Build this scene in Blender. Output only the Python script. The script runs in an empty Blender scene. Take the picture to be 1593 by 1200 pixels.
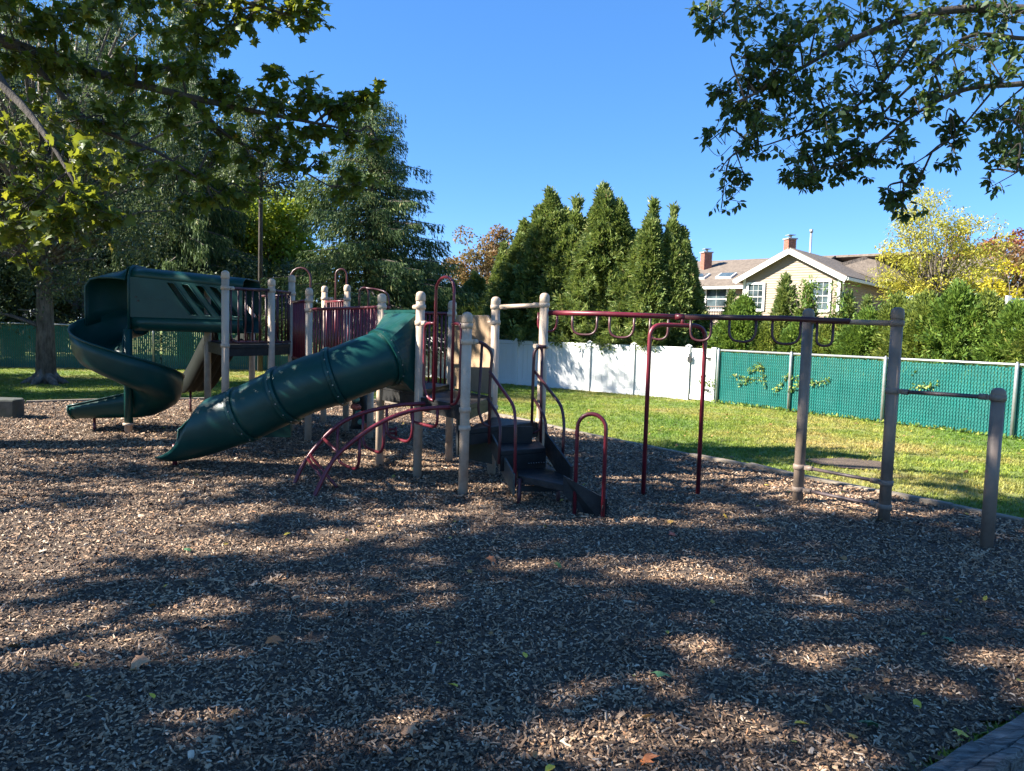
import bpy, bmesh, math, random
import numpy as np
from mathutils import Vector, Matrix
C = bpy.context.scene.collection
random.seed(7); rng = np.random.default_rng(7)
R_ = math.radians
# ------------------------------------------------------------------ camera
PITCH, ROLL, FPX, HC = R_(4.3), R_(1.67), 1150.0, 1.6
fw = Vector((0, math.cos(PITCH), -math.sin(PITCH))); r0 = Vector((1, 0, 0)); u0 = Vector((0, math.sin(PITCH), math.cos(PITCH)))
rt = math.cos(ROLL)*r0 + math.sin(ROLL)*u0; up = -math.sin(ROLL)*r0 + math.cos(ROLL)*u0
cd = bpy.data.cameras.new('camera'); cam = bpy.data.objects.new('camera', cd); C.objects.link(cam)
M = Matrix((rt, up, -fw)).transposed().to_4x4(); M.translation = (0, 0, HC)
cam.matrix_world = M
cd.sensor_width = 36; cd.lens = FPX/1593*36; cd.clip_end = 2000; cd.clip_start = 0.05
bpy.context.scene.camera = cam
# ------------------------------------------------------------------ light
SUN_EL = R_(35); to_sun = Vector((-0.98*math.cos(SUN_EL), -0.17*math.cos(SUN_EL), math.sin(SUN_EL))).normalized()
w = bpy.data.worlds.new("World"); bpy.context.scene.world = w; w.use_nodes = True
nt = w.node_tree; bg = nt.nodes['Background']; sky = nt.nodes.new('ShaderNodeTexSky'); sky.sky_type = 'NISHITA'
sky.sun_disc = False; sky.sun_elevation = SUN_EL; sky.sun_rotation = math.atan2(to_sun.x, to_sun.y)
sky.air_density = 0.75; sky.dust_density = 0.0; sky.ozone_density = 3.0; sky.altitude = 2500
hs_ = nt.nodes.new('ShaderNodeHueSaturation'); hs_.inputs['Saturation'].default_value = 1.48; hs_.inputs['Hue'].default_value = 0.497
mt_ = nt.nodes.new('ShaderNodeMix'); mt_.data_type = 'RGBA'; mt_.blend_type = 'MULTIPLY'; mt_.inputs[0].default_value = 1; mt_.inputs[7].default_value = (0.66, 0.745, 0.93, 1)
gm_ = nt.nodes.new('ShaderNodeGamma'); gm_.inputs[1].default_value = 0.60; nt.links.new(sky.outputs[0], gm_.inputs[0]); nt.links.new(gm_.outputs[0], hs_.inputs['Color']); nt.links.new(hs_.outputs[0], mt_.inputs[6]); nt.links.new(mt_.outputs[2], bg.inputs[0]); bg.inputs[1].default_value = 0.132
sl = bpy.data.lights.new('sun', 'SUN'); sl.energy = 4.3; sl.angle = R_(0.53); sl.color = (1.0, 0.94, 0.84)
so = bpy.data.objects.new('sun', sl); C.objects.link(so); so.rotation_euler = to_sun.to_track_quat('Z', 'Y').to_euler(); so.location = (-20, 10, 30)
sc = bpy.context.scene; sc.view_settings.view_transform = 'Standard'; sc.view_settings.look = 'None'
sc.view_settings.exposure = 2.22; sc.view_settings.gamma = 1; sc.view_settings.use_curve_mapping = False

# ------------------------------------------------------------------ helpers
def ray(px, py): return fw*FPX + rt*(px-796.5) - up*(py-600)
def P(px, py, Y):
    d = ray(px, py); k = Y/d.y; return Vector((d.x*k, Y, HC+d.z*k))
def G(px, py, z=0.0):
    d = ray(px, py); k = (z-HC)/d.z; return Vector((d.x*k, d.y*k, z))
def zof(px, py, Y): return P(px, py, Y).z

def ramp(nt, fac, stops, interp='LINEAR'):
    n = nt.nodes.new('ShaderNodeValToRGB'); n.color_ramp.interpolation = interp
    e = n.color_ramp.elements
    while len(e) < len(stops): e.new(0.5)
    for i, (p, c) in enumerate(stops): e[i].position = p; e[i].color = (*c, 1)
    nt.links.new(fac, n.inputs[0]); return n.outputs[0]
def tex(nt, kind, scale, coord='Object', **kw):
    n = nt.nodes.new('ShaderNodeTex'+kind); n.inputs['Scale'].default_value = scale
    for k, v in kw.items(): n.inputs[k].default_value = v
    tc = nt.nodes.new('ShaderNodeTexCoord'); nt.links.new(tc.outputs[coord], n.inputs['Vector']); return n
def mix(nt, fac, a, b, blend='MIX'):
    n = nt.nodes.new('ShaderNodeMix'); n.data_type = 'RGBA'; n.blend_type = blend
    for s, v in ((n.inputs[0], fac), (n.inputs[6], a), (n.inputs[7], b)):
        if isinstance(v, (int, float)): s.default_value = v
        elif isinstance(v, tuple): s.default_value = (*v, 1)
        else: nt.links.new(v, s)
    return n.outputs[2]
def newmat(name):
    m = bpy.data.materials.new(name); m.use_nodes = True; return m, m.node_tree, m.node_tree.nodes['Principled BSDF']
def bump(nt, b, h, strength, dist=0.01):
    n = nt.nodes.new('ShaderNodeBump'); n.inputs['Strength'].default_value = strength; n.inputs['Distance'].default_value = dist
    nt.links.new(h, n.inputs['Height']); nt.links.new(n.outputs[0], b.inputs['Normal'])
def plain(name, col, rough=0.5, var=0.25, scale=6, dirt_or_lit=None, metal=0, bmp=0.0, coat=0):
    m, nt, b = newmat(name)
    n = tex(nt, 'Noise', scale, Detail=6.0, Roughness=0.65)
    lo = tuple(c*(1-var) for c in col); hi = tuple(min(1, c*(1+var)) for c in col)
    c = ramp(nt, n.outputs['Fac'], [(0.3, lo), (0.7, hi)])
    if dirt_or_lit:
        n2 = tex(nt, 'Noise', scale*0.35, Detail=8.0, Roughness=0.75)
        f = ramp(nt, n2.outputs['Fac'], [(0.5, (0, 0, 0)), (0.72, (1, 1, 1))])
        c = mix(nt, f, c, dirt_or_lit)
    nt.links.new(c, b.inputs['Base Color']); b.inputs['Roughness'].default_value = rough; b.inputs['Metallic'].default_value = metal
    if coat: b.inputs['Coat Weight'].default_value = coat
    n3 = tex(nt, 'Noise', scale*2.5, Detail=4.0)
    rr = nt.nodes.new('ShaderNodeMapRange'); rr.inputs[3].default_value = max(0.05, rough-0.12); rr.inputs[4].default_value = min(1, rough+0.15)
    nt.links.new(n3.outputs['Fac'], rr.inputs[0]); nt.links.new(rr.outputs[0], b.inputs['Roughness'])
    if bmp: bump(nt, b, tex(nt, 'Noise', scale*8, Detail=3.0).outputs['Fac'], bmp, 0.005)
    return m
def leafmat(name, stops, trans=0.35, rough=0.5, attr=True, tcol=None):
    m, nt, b = newmat(name)
    if attr:
        a = nt.nodes.new('ShaderNodeAttribute'); a.attribute_name = 'rnd'; f = a.outputs['Fac']
    else:
        a = nt.nodes.new('ShaderNodeObjectInfo'); f = a.outputs['Random']
    c = ramp(nt, f, stops)
    nt.links.new(c, b.inputs['Base Color']); b.inputs['Roughness'].default_value = rough
    b.inputs['Specular IOR Level'].default_value = 0.35
    t = nt.nodes.new('ShaderNodeBsdfTranslucent')
    tc = mix(nt, 0.5, c, tcol or (0.30, 0.34, 0.03)); nt.links.new(tc, t.inputs[0])
    mx = nt.nodes.new('ShaderNodeMixShader'); mx.inputs[0].default_value = trans
    nt.links.new(b.outputs[0], mx.inputs[1]); nt.links.new(t.outputs[0], mx.inputs[2])
    nt.links.new(mx.outputs[0], nt.nodes['Material Output'].inputs[0]); return m

def link(name, me, mat, parent=None, label=None, cat=None, group=None, kind=None):
    o = bpy.data.objects.new(name, me); C.objects.link(o)
    if mat is not None and me is not None and len(me.materials) == 0:
        for m in (mat if isinstance(mat, (list, tuple)) else [mat]): me.materials.append(m)
    if parent is not None: o.parent = parent
    for k, v in (('label', label), ('category', cat), ('group', group), ('kind', kind)):
        if v: o[k] = v
    return o
def empty(name, loc, label, cat, group=None):
    o = bpy.data.objects.new(name, None); C.objects.link(o); o.location = loc; o['label'] = label; o['category'] = cat
    o.empty_display_size = 0.2
    if group: o['group'] = group
    return o
class MB:
    """collects shapes in world coordinates; build() links ONE mesh (relative to the parent's origin)."""
    def __init__(s): s.v = []; s.f = []; s.sm = []
    def add(s, vs, fs, smooth=False):
        n = len(s.v); s.v += [tuple(v) for v in vs]; s.f += [tuple(i+n for i in f) for f in fs]; s.sm += [smooth]*len(fs); return s
    def box(s, c, size, rz=0, R=None):
        R = R or Matrix.Rotation(rz, 3, 'Z'); c = Vector(c); x, y, z = (d/2 for d in size)
        vs = [c+R@Vector(p) for p in ((-x,-y,-z),(x,-y,-z),(x,y,-z),(-x,y,-z),(-x,-y,z),(x,-y,z),(x,y,z),(-x,y,z))]
        return s.add(vs, [(0,3,2,1),(4,5,6,7),(0,1,5,4),(1,2,6,5),(2,3,7,6),(3,0,4,7)])
    def beam(s, a, b, w, h, upv=(0,0,1)):
        a, b = Vector(a), Vector(b); d = (b-a); L = d.length; d.normalize(); u = Vector(upv); sd = d.cross(u).normalized(); u = sd.cross(d)
        R = Matrix((d, sd*-1, u)).transposed(); return s.box((a+b)/2, (L, w, h), R=R)
    def tube(s, path, r, seg=10, caps=True, closed=False):
        path = [Vector(p) for p in path]; n = len(path)
        rs = r if isinstance(r, (list, tuple)) else [r]*n
        T = [(path[min(i+1, n-1)]-path[max(i-1, 0)]).normalized() for i in range(n)]
        if closed: T = [(path[(i+1) % n]-path[i-1]).normalized() for i in range(n)]
        u = T[0].orthogonal().normalized(); vs = []
        for i in range(n):
            u = (u - T[i]*u.dot(T[i])).normalized(); v = T[i].cross(u)
            for k in range(seg):
                a = 2*math.pi*k/seg; vs.append(path[i]+(u*math.cos(a)+v*math.sin(a))*rs[i])
        fs = []
        m = n if closed else n-1
        for i in range(m):
            j = (i+1) % n
            for k in range(seg): fs.append((i*seg+k, i*seg+(k+1) % seg, j*seg+(k+1) % seg, j*seg+k))
        s.add(vs, fs, True)
        if caps and not closed:
            b = len(s.v)-len(vs)
            s.f.append(tuple(b+k for k in reversed(range(seg)))); s.f.append(tuple(b+(n-1)*seg+k for k in range(seg))); s.sm += [False, False]
        return s
    def lathe(s, c, prof, seg=16):
        c = Vector(c); vs = []
        for r, z in prof:
            for k in range(seg):
                a = 2*math.pi*k/seg; vs.append(c+Vector((r*math.cos(a), r*math.sin(a), z)))
        fs = [(i*seg+k, i*seg+(k+1) % seg, (i+1)*seg+(k+1) % seg, (i+1)*seg+k) for i in range(len(prof)-1) for k in range(seg)]
        s.add(vs, fs, True); b = len(s.v)-len(vs)
        s.f.append(tuple(b+k for k in reversed(range(seg)))); s.f.append(tuple(b+(len(prof)-1)*seg+k for k in range(seg))); s.sm += [True, True]
        return s
    def prism(s, poly, z0, z1):
        n = len(poly); vs = [(p[0], p[1], z0) for p in poly]+[(p[0], p[1], z1) for p in poly]
        return s.add(vs, [tuple(reversed(range(n))), tuple(range(n, 2*n))]+[(i, (i+1) % n, n+(i+1) % n, n+i) for i in range(n)])
    def plate(s, pts, nrm, th):
        """flat polygon (any plane) given thickness th along nrm"""
        nrm = Vector(nrm).normalized()*th; n = len(pts); pts = [Vector(p) for p in pts]
        vs = [p-nrm/2 for p in pts]+[p+nrm/2 for p in pts]
        return s.add(vs, [tuple(reversed(range(n))), tuple(range(n, 2*n))]+[(i, (i+1) % n, n+(i+1) % n, n+i) for i in range(n)])
    def sweep(s, stations, thick, smooth=True):
        """stations: list of lists of points (open sections of equal count); gives a shell of thickness thick"""
        n, k = len(stations), len(stations[0]); A = np.array([[tuple(p) for p in st] for st in stations])
        du = np.gradient(A, axis=0); dv = np.gradient(A, axis=1); N = np.cross(du, dv); N /= (np.linalg.norm(N, axis=2, keepdims=True)+1e-9)
        B = A+N*thick; vs = list(map(tuple, A.reshape(-1, 3)))+list(map(tuple, B.reshape(-1, 3))); o = n*k; fs = []
        for i in range(n-1):
            for j in range(k-1):
                a, b, c, d = i*k+j, i*k+j+1, (i+1)*k+j+1, (i+1)*k+j
                fs.append((a, b, c, d)); fs.append((o+d, o+c, o+b, o+a))
        for j in range(k-1): fs.append((j, o+j, o+j+1, j+1)); q = (n-1)*k; fs.append((q+j+1, o+q+j+1, o+q+j, q+j))
        for i in range(n-1):
            fs.append((i*k, (i+1)*k, o+(i+1)*k, o+i*k)); e = k-1; fs.append(((i+1)*k+e, i*k+e, o+i*k+e, o+(i+1)*k+e))
        return s.add(vs, fs, smooth)
    def build(s, name, mat, parent=None, bevel=0, fix=True, **tags):
        off = Vector((0, 0, 0)); q = parent
        while q is not None: off += q.location; q = q.parent
        me = bpy.data.meshes.new(name)
        org = Vector((0, 0, 0))
        if parent is None and tags.get('cat'):
            xs = [v[0] for v in s.v]; ys = [v[1] for v in s.v]; org = Vector(((min(xs)+max(xs))/2, (min(ys)+max(ys))/2, min(v[2] for v in s.v)))
        off = off+org
        me.from_pydata([(v[0]-off.x, v[1]-off.y, v[2]-off.z) for v in s.v], [], s.f)
        me.polygons.foreach_set('use_smooth', s.sm)
        if fix:
            bm = bmesh.new(); bm.from_mesh(me); bmesh.ops.recalc_face_normals(bm, faces=bm.faces); bm.to_mesh(me); bm.free()
        me.update(); o = link(name, me, mat, parent, **tags); o.location = org
        if bevel:
            b = o.modifiers.new('bevel', 'BEVEL'); b.width = bevel; b.segments = 2; b.limit_method = 'ANGLE'
        return o
def crom(pts, n=8):
    pts = [Vector(p) for p in pts]; q = [2*pts[0]-pts[1]]+pts+[2*pts[-1]-pts[-2]]; out = []
    for i in range(1, len(q)-2):
        for k in range(n):
            t = k/n; a, b, c, d = q[i-1], q[i], q[i+1], q[i+2]
            out.append(0.5*((2*b)+(c-a)*t+(2*a-5*b+4*c-d)*t*t+(3*b-a-3*c+d)*t**3))
    out.append(pts[-1]); return out
def rounded(pts, r, n=5):
    """polyline with its inner corners rounded"""
    pts = [Vector(p) for p in pts]; out = [pts[0]]
    for i in range(1, len(pts)-1):
        a, b, c = pts[i-1], pts[i], pts[i+1]; d1 = (a-b); d2 = (c-b); q = min(r, d1.length*0.49, d2.length*0.49)
        p1 = b+d1.normalized()*q; p2 = b+d2.normalized()*q
        for k in range(n+1):
            t = k/n; out.append(p1*(1-t)**2+b*2*t*(1-t)+p2*t*t)
    out.append(pts[-1]); return out

def np_mesh(name, V, F, rnd=None, smooth=False):
    """V (n,3), F (m,k)"""
    me = bpy.data.meshes.new(name); V = np.asarray(V, np.float32); F = np.asarray(F, np.int32); m, k = F.shape
    me.vertices.add(len(V)); me.vertices.foreach_set('co', V.ravel())
    me.loops.add(m*k); me.loops.foreach_set('vertex_index', F.ravel())
    me.polygons.add(m); me.polygons.foreach_set('loop_start', np.arange(0, m*k, k, dtype=np.int32))
    if smooth: me.polygons.foreach_set('use_smooth', np.ones(m, bool))
    me.update(calc_edges=True)
    if rnd is not None:
        a = me.attributes.new('rnd', 'FLOAT', 'FACE'); a.data.foreach_set('value', np.asarray(rnd, np.float32))
    return me
def unit(a): return a/(np.linalg.norm(a, axis=-1, keepdims=True)+1e-9)
def stamp(tv, tf, pos, axis, nrm, scale):
    """copies of template (x = along axis, y = across, z = normal)"""
    ax = unit(axis); y = unit(np.cross(nrm, ax)); z = np.cross(ax, y); N = len(pos); K = len(tv)
    sc_ = np.asarray(scale).reshape(-1, 1, 1) if np.ndim(scale) else scale
    V = pos[:, None, :]+(tv[None, :, 0:1]*ax[:, None, :]+tv[None, :, 1:2]*y[:, None, :]+tv[None, :, 2:3]*z[:, None, :])*sc_
    F = tf[None]+(np.arange(N)*K)[:, None, None]
    return V.reshape(-1, 3), F.reshape(-1, tf.shape[1])
RHOMB = (np.array([(0, 0, 0), (.45, .5, .06), (1, 0, 0), (.45, -.5, .06)], float), np.array([(0, 3, 2, 1)]))
def rhomb(wd): t = RHOMB[0].copy(); t[:, 1] *= wd; return t
MAPLE_V = np.array([(0,0,0),(.12,.3,.02),(.02,.52,-.05),(.38,.34,0),(.42,.62,-.06),(.6,.26,0),(1,0,-.08),(.6,-.26,0),(.42,-.62,-.06),(.38,-.34,0),(.02,-.52,-.05),(.12,-.3,.02),(.4,0,.07)], float)
MAPLE_F = np.array([(12,(i+1) % 12, i) for i in range(12)])
OVATE_V = np.array([(0,0,0),(.25,.26,.05),(.6,.25,.04),(1,0,-.06),(.6,-.25,.04),(.25,-.26,.05),(.45,0,-.02)], float)
OVATE_F = np.array([(6,(i+1) % 6, i) for i in range(6)])

def gn_scatter(name, pts, rots, scl, sources, parent=None, **tags):
    """real instances of small source meshes on fixed points"""
    me = bpy.data.meshes.new(name); me.vertices.add(len(pts)); me.vertices.foreach_set('co', np.asarray(pts, np.float32).ravel())
    a = me.attributes.new('rot', 'FLOAT_VECTOR', 'POINT'); a.data.foreach_set('vector', np.asarray(rots, np.float32).ravel())
    a = me.attributes.new('scl', 'FLOAT_VECTOR', 'POINT'); a.data.foreach_set('vector', np.asarray(scl, np.float32).ravel())
    a = me.attributes.new('pick', 'INT', 'POINT'); a.data.foreach_set('value', rng.integers(0, len(sources), len(pts)).astype(np.int32))
    col = bpy.data.collections.new(name+'_kinds')
    for i, (sm, mat) in enumerate(sources):
        so_ = bpy.data.objects.new('%s_piece' % name, sm)
        if not sm.materials: sm.materials.append(mat)
        col.objects.link(so_)
    ng = bpy.data.node_groups.new(name, 'GeometryNodeTree')
    ng.interface.new_socket('Geometry', in_out='INPUT', socket_type='NodeSocketGeometry'); ng.interface.new_socket('Geometry', in_out='OUTPUT', socket_type='NodeSocketGeometry')
    N = ng.nodes; gi = N.new('NodeGroupInput'); go = N.new('NodeGroupOutput'); ci = N.new('GeometryNodeCollectionInfo'); ci.inputs[0].default_value = col
    ci.inputs['Separate Children'].default_value = True; ci.inputs['Reset Children'].default_value = True
    ip = N.new('GeometryNodeInstanceOnPoints'); ip.inputs['Pick Instance'].default_value = True
    def at(nm, t):
        n = N.new('GeometryNodeInputNamedAttribute'); n.data_type = t; n.inputs[0].default_value = nm; return n.outputs[0]
    er = N.new('FunctionNodeEulerToRotation'); L = ng.links
    L.new(gi.outputs[0], ip.inputs['Points']); L.new(ci.outputs[0], ip.inputs['Instance']); L.new(at('pick', 'INT'), ip.inputs['Instance Index'])
    L.new(at('rot', 'FLOAT_VECTOR'), er.inputs[0]); L.new(er.outputs[0], ip.inputs['Rotation']); L.new(at('scl', 'FLOAT_VECTOR'), ip.inputs['Scale'])
    L.new(ip.outputs[0], go.inputs[0])
    o = link(name, me, None, parent, **tags); md = o.modifiers.new('scatter', 'NODES'); md.node_group = ng; return o

# ------------------------------------------------------------------ materials
MAT = {}
MAT['post'] = plain('beige_powder_coat', (0.47, 0.36, 0.265), 0.5, 0.12, 5, dirt_or_lit=(0.27, 0.195, 0.14), bmp=0.15)
MAT['post_dark'] = plain('dark_brown_coat', (0.20, 0.148, 0.113), 0.55, 0.2, 4, dirt_or_lit=(0.085, 0.06, 0.045), bmp=0.2)  # darker brown than the beige post coat, with random mottling
MAT['maroon'] = plain('maroon_vinyl_coat', (0.13, 0.012, 0.022), 0.36, 0.2, 7, dirt_or_lit=(0.075, 0.02, 0.022))
MAT['maroon_dark'] = plain('dull_maroon_coat', (0.062, 0.014, 0.018), 0.42, 0.3, 7, dirt_or_lit=(0.04, 0.022, 0.02))
MAT['green'] = plain('green_moulded_plastic', (0.003, 0.043, 0.038), 0.36, 0.18, 3, dirt_or_lit=(0.016, 0.058, 0.050), bmp=0.08)
MAT['green'].node_tree.nodes['Principled BSDF'].inputs['Specular IOR Level'].default_value = 0.3
MAT['black'] = plain('black_seam_rubber', (0.012, 0.014, 0.014), 0.6)
MAT['deck'] = plain('charcoal_coated_deck', (0.017, 0.017, 0.017), 0.5, 0.3, 9, dirt_or_lit=(0.045, 0.042, 0.038), bmp=0.4)
MAT['deck_sunlit'] = plain('charcoal_sunlit_side', (0.05, 0.05, 0.045), 0.5, 0.3, 9, dirt_or_lit=(0.11, 0.10, 0.07))  # lighter copy of the deck charcoal; olive mottling paints in patches of sunlight
MAT['tan'] = plain('tan_plastic_panel', (0.36, 0.25, 0.15), 0.45, 0.12, 5, dirt_or_lit=(0.22, 0.15, 0.10))
MAT['brown'] = plain('dark_brown_plastic', (0.012, 0.014, 0.012), 0.75, 0.2, 4)
MAT['steel'] = plain('galvanised_steel', (0.38, 0.39, 0.40), 0.45, 0.15, 12, metal=0.6)
MAT['dull_bar'] = plain('worn_dark_bar', (0.07, 0.05, 0.05), 0.5, 0.3, 14)
MAT['brown'].node_tree.nodes['Principled BSDF'].inputs['Specular IOR Level'].default_value = 0.08; MAT['deck'].node_tree.nodes['Principled BSDF'].inputs['Specular IOR Level'].default_value = 0.25
MAT['orange'] = plain('faded_orange_hold', (0.55, 0.13, 0.08), 0.5)
MAT['mint'] = plain('faded_green_hold', (0.12, 0.28, 0.20), 0.5)
MAT['vinyl'] = plain('white_vinyl', (0.66, 0.66, 0.64), 0.45, 0.03, 2, dirt_or_lit=(0.66, 0.66, 0.63))
MAT['slat'] = plain('teal_privacy_slat', (0.004, 0.12, 0.105), 0.45, 0.18, 1.5, dirt_or_lit=(0.02, 0.14, 0.115))
MAT['slat_old'] = plain('dark_teal_privacy_slat', (0.012, 0.11, 0.10), 0.5, 0.2, 1.5, dirt_or_lit=(0.04, 0.15, 0.11))
MAT['bolt'] = plain('dull_bolt', (0.3, 0.3, 0.3), 0.45, 0.1, 8, metal=1)
def barkmat(name, a, b_, sc_=14):
    m, nt, b = newmat(name); n = tex(nt, 'Noise', sc_, Detail=10.0, Roughness=0.7)
    mp = nt.nodes.new('ShaderNodeMapping'); mp.inputs['Scale'].default_value = (1, 1, 0.25); tc = nt.nodes.new('ShaderNodeTexCoord')
    nt.links.new(tc.outputs['Object'], mp.inputs[0]); nt.links.new(mp.outputs[0], n.inputs['Vector'])
    nt.links.new(ramp(nt, n.outputs['Fac'], [(0.35, a), (0.65, b_)]), b.inputs['Base Color']); b.inputs['Roughness'].default_value = 0.9
    bump(nt, b, n.outputs['Fac'], 1.0, 0.04); return m
MAT['bark'] = barkmat('grey_brown_bark', (0.05, 0.04, 0.032), (0.20, 0.165, 0.135))
MAT['bark_dark'] = barkmat('dark_branch_bark', (0.025, 0.02, 0.018), (0.09, 0.075, 0.065))
MAT['spruce'] = leafmat('blue_green_spruce_needles', [(0, (0.03, 0.058, 0.024)), (0.5, (0.075, 0.12, 0.046)), (0.85, (0.17, 0.215, 0.075)), (1, (0.27, 0.25, 0.10))], 0.2, 0.5, tcol=(0.12, 0.18, 0.04)); MAT['spruce'].node_tree.nodes['Principled BSDF'].inputs['Specular IOR Level'].default_value = 0.1
MAT['thuja'] = leafmat('yellow_green_arborvitae', [(0, (0.034, 0.062, 0.02)), (0.35, (0.10, 0.155, 0.04)), (0.7, (0.24, 0.285, 0.085)), (0.9, (0.34, 0.33, 0.12)), (1, (0.36, 0.26, 0.13))], 0.28, 0.5, tcol=(0.22, 0.28, 0.04))
MAT['hedge'] = leafmat('fresh_green_cypress', [(0, (0.030, 0.065, 0.015)), (0.45, (0.10, 0.175, 0.028)), (0.85, (0.21, 0.29, 0.05)), (1, (0.36, 0.34, 0.09))], 0.3, 0.5, tcol=(0.22, 0.32, 0.04))
MAT['hedge_warm'] = leafmat('yellow_tipped_cypress', [(0, (0.035, 0.06, 0.018)), (0.4, (0.12, 0.165, 0.03)), (0.8, (0.27, 0.31, 0.06)), (1, (0.42, 0.36, 0.10))], 0.3, 0.5, tcol=(0.26, 0.32, 0.04))
MAT['juniper'] = leafmat('grey_green_foliage', [(0, (0.035, 0.055, 0.028)), (0.5, (0.075, 0.105, 0.048)), (0.88, (0.15, 0.18, 0.08)), (1, (0.30, 0.32, 0.18))], 0.25, 0.5, tcol=(0.14, 0.19, 0.05))
MAT['maple'] = leafmat('maple_leaf', [(0, (0.03, 0.06, 0.012)), (0.5, (0.07, 0.115, 0.02)), (0.8, (0.14, 0.17, 0.025)), (0.93, (0.30, 0.26, 0.03)), (1, (0.38, 0.20, 0.03))], 0.45, 0.45, tcol=(0.35, 0.36, 0.02))
MAT['elm'] = leafmat('elm_leaf', [(0, (0.020, 0.045, 0.018)), (0.6, (0.045, 0.085, 0.030)), (0.93, (0.09, 0.13, 0.035)), (0.97, (0.3, 0.24, 0.03)), (1, (0.42, 0.22, 0.03))], 0.3, 0.5, tcol=(0.22, 0.30, 0.03))
MAT['lime'] = leafmat('bright_lime_leaf', [(0, (0.09, 0.15, 0.02)), (0.5, (0.20, 0.28, 0.03)), (1, (0.36, 0.38, 0.05))], 0.4, 0.5, tcol=(0.45, 0.5, 0.04))
MAT['yellow'] = leafmat('yellow_autumn_leaf', [(0, (0.14, 0.19, 0.03)), (0.4, (0.34, 0.34, 0.045)), (1, (0.56, 0.46, 0.07))], 0.4, 0.5, tcol=(0.5, 0.42, 0.05))
MAT['gold'] = leafmat('golden_leaf', [(0, (0.28, 0.25, 0.02)), (1, (0.58, 0.48, 0.03))], 0.4, 0.5, tcol=(0.6, 0.5, 0.03))
MAT['russet'] = leafmat('russet_autumn_leaf', [(0, (0.09, 0.035, 0.02)), (0.5, (0.22, 0.07, 0.035)), (0.8, (0.30, 0.13, 0.05)), (1, (0.20, 0.18, 0.05))], 0.35, 0.5, tcol=(0.4, 0.12, 0.03))
MAT['ochre'] = leafmat('ochre_autumn_leaf', [(0, (0.07, 0.08, 0.03)), (0.5, (0.17, 0.13, 0.05)), (0.8, (0.28, 0.13, 0.06)), (1, (0.26, 0.22, 0.08))], 0.35, 0.5, tcol=(0.35, 0.2, 0.05))

# ================================================================== SETTING
def pnoise(nt, scale, detail=4, rough=0.6):
    g = nt.nodes.new('ShaderNodeNewGeometry'); n = nt.nodes.new('ShaderNodeTexNoise'); n.inputs['Scale'].default_value = scale
    n.inputs['Detail'].default_value = detail; n.inputs['Roughness'].default_value = rough; nt.links.new(g.outputs['Position'], n.inputs['Vector']); return n.outputs['Fac']
def lawn_colour(nt):
    patch = ramp(nt, pnoise(nt, 0.28, 6, 0.65), [(0.38, (0.11, 0.21, 0.018)), (0.50, (0.21, 0.275, 0.036)), (0.64, (0.40, 0.33, 0.11))])
    fine = ramp(nt, pnoise(nt, 5.0, 5, 0.7), [(0.3, (0.6, 0.6, 0.6)), (0.7, (1.25, 1.2, 1.15))])
    return mix(nt, 1.0, patch, fine, 'MULTIPLY')
m, nt, b = newmat('lawn_soil'); c = mix(nt, 0.35, lawn_colour(nt), (0.07, 0.06, 0.03)); nt.links.new(c, b.inputs['Base Color']); b.inputs['Roughness'].default_value = 0.95
bump(nt, b, pnoise(nt, 30, 6), 0.8, 0.03); MAT['lawn'] = m
m, nt, b = newmat('grass_blade'); oi = nt.nodes.new('ShaderNodeObjectInfo')
c = mix(nt, 1.0, lawn_colour(nt), ramp(nt, oi.outputs['Random'], [(0, (0.7, 0.75, 0.7)), (0.7, (1.1, 1.1, 1.0)), (1, (1.6, 1.35, 1.2))]), 'MULTIPLY')
nt.links.new(c, b.inputs['Base Color']); b.inputs['Roughness'].default_value = 0.6
t = nt.nodes.new('ShaderNodeBsdfTranslucent'); nt.links.new(c, t.inputs[0]); mx = nt.nodes.new('ShaderNodeMixShader'); mx.inputs[0].default_value = 0.35
nt.links.new(b.outputs[0], mx.inputs[1]); nt.links.new(t.outputs[0], mx.inputs[2]); nt.links.new(mx.outputs[0], nt.nodes['Material Output'].inputs[0]); MAT['grass'] = m
m, nt, b = newmat('wood_chip_litter'); c = ramp(nt, pnoise(nt, 45, 6, 0.8), [(0.35, (0.018, 0.012, 0.008)), (0.5, (0.09, 0.06, 0.04)), (0.68, (0.27, 0.20, 0.14))])
c = mix(nt, 0.35, c, ramp(nt, pnoise(nt, 1.1, 5), [(0.35, (0.05, 0.035, 0.025)), (0.65, (0.15, 0.108, 0.078))]))
nt.links.new(c, b.inputs['Base Color']); b.inputs['Roughness'].default_value = 0.95; bump(nt, b, pnoise(nt, 60, 5, 0.8), 1.0, 0.02); MAT['litter'] = m
m, nt, b = newmat('wood_chip'); oi = nt.nodes.new('ShaderNodeObjectInfo')
c = ramp(nt, oi.outputs['Random'], [(0, (0.03, 0.018, 0.010)), (0.25, (0.105, 0.064, 0.037)), (0.5, (0.24, 0.16, 0.10)), (0.74, (0.39, 0.285, 0.19)), (0.86, (0.30, 0.16, 0.08)), (0.94, (0.42, 0.33, 0.24)), (1, (0.52, 0.44, 0.34))])
big = ramp(nt, pnoise(nt, 0.9, 6, 0.7), [(0.32, (0.62, 0.56, 0.52)), (0.5, (1.05, 1.0, 0.95)), (0.7, (1.38, 1.3, 1.2))]); c = mix(nt, 1.0, c, big, 'MULTIPLY')
nt.links.new(c, b.inputs['Base Color']); b.inputs['Roughness'].default_value = 0.8; MAT['chip'] = m
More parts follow.
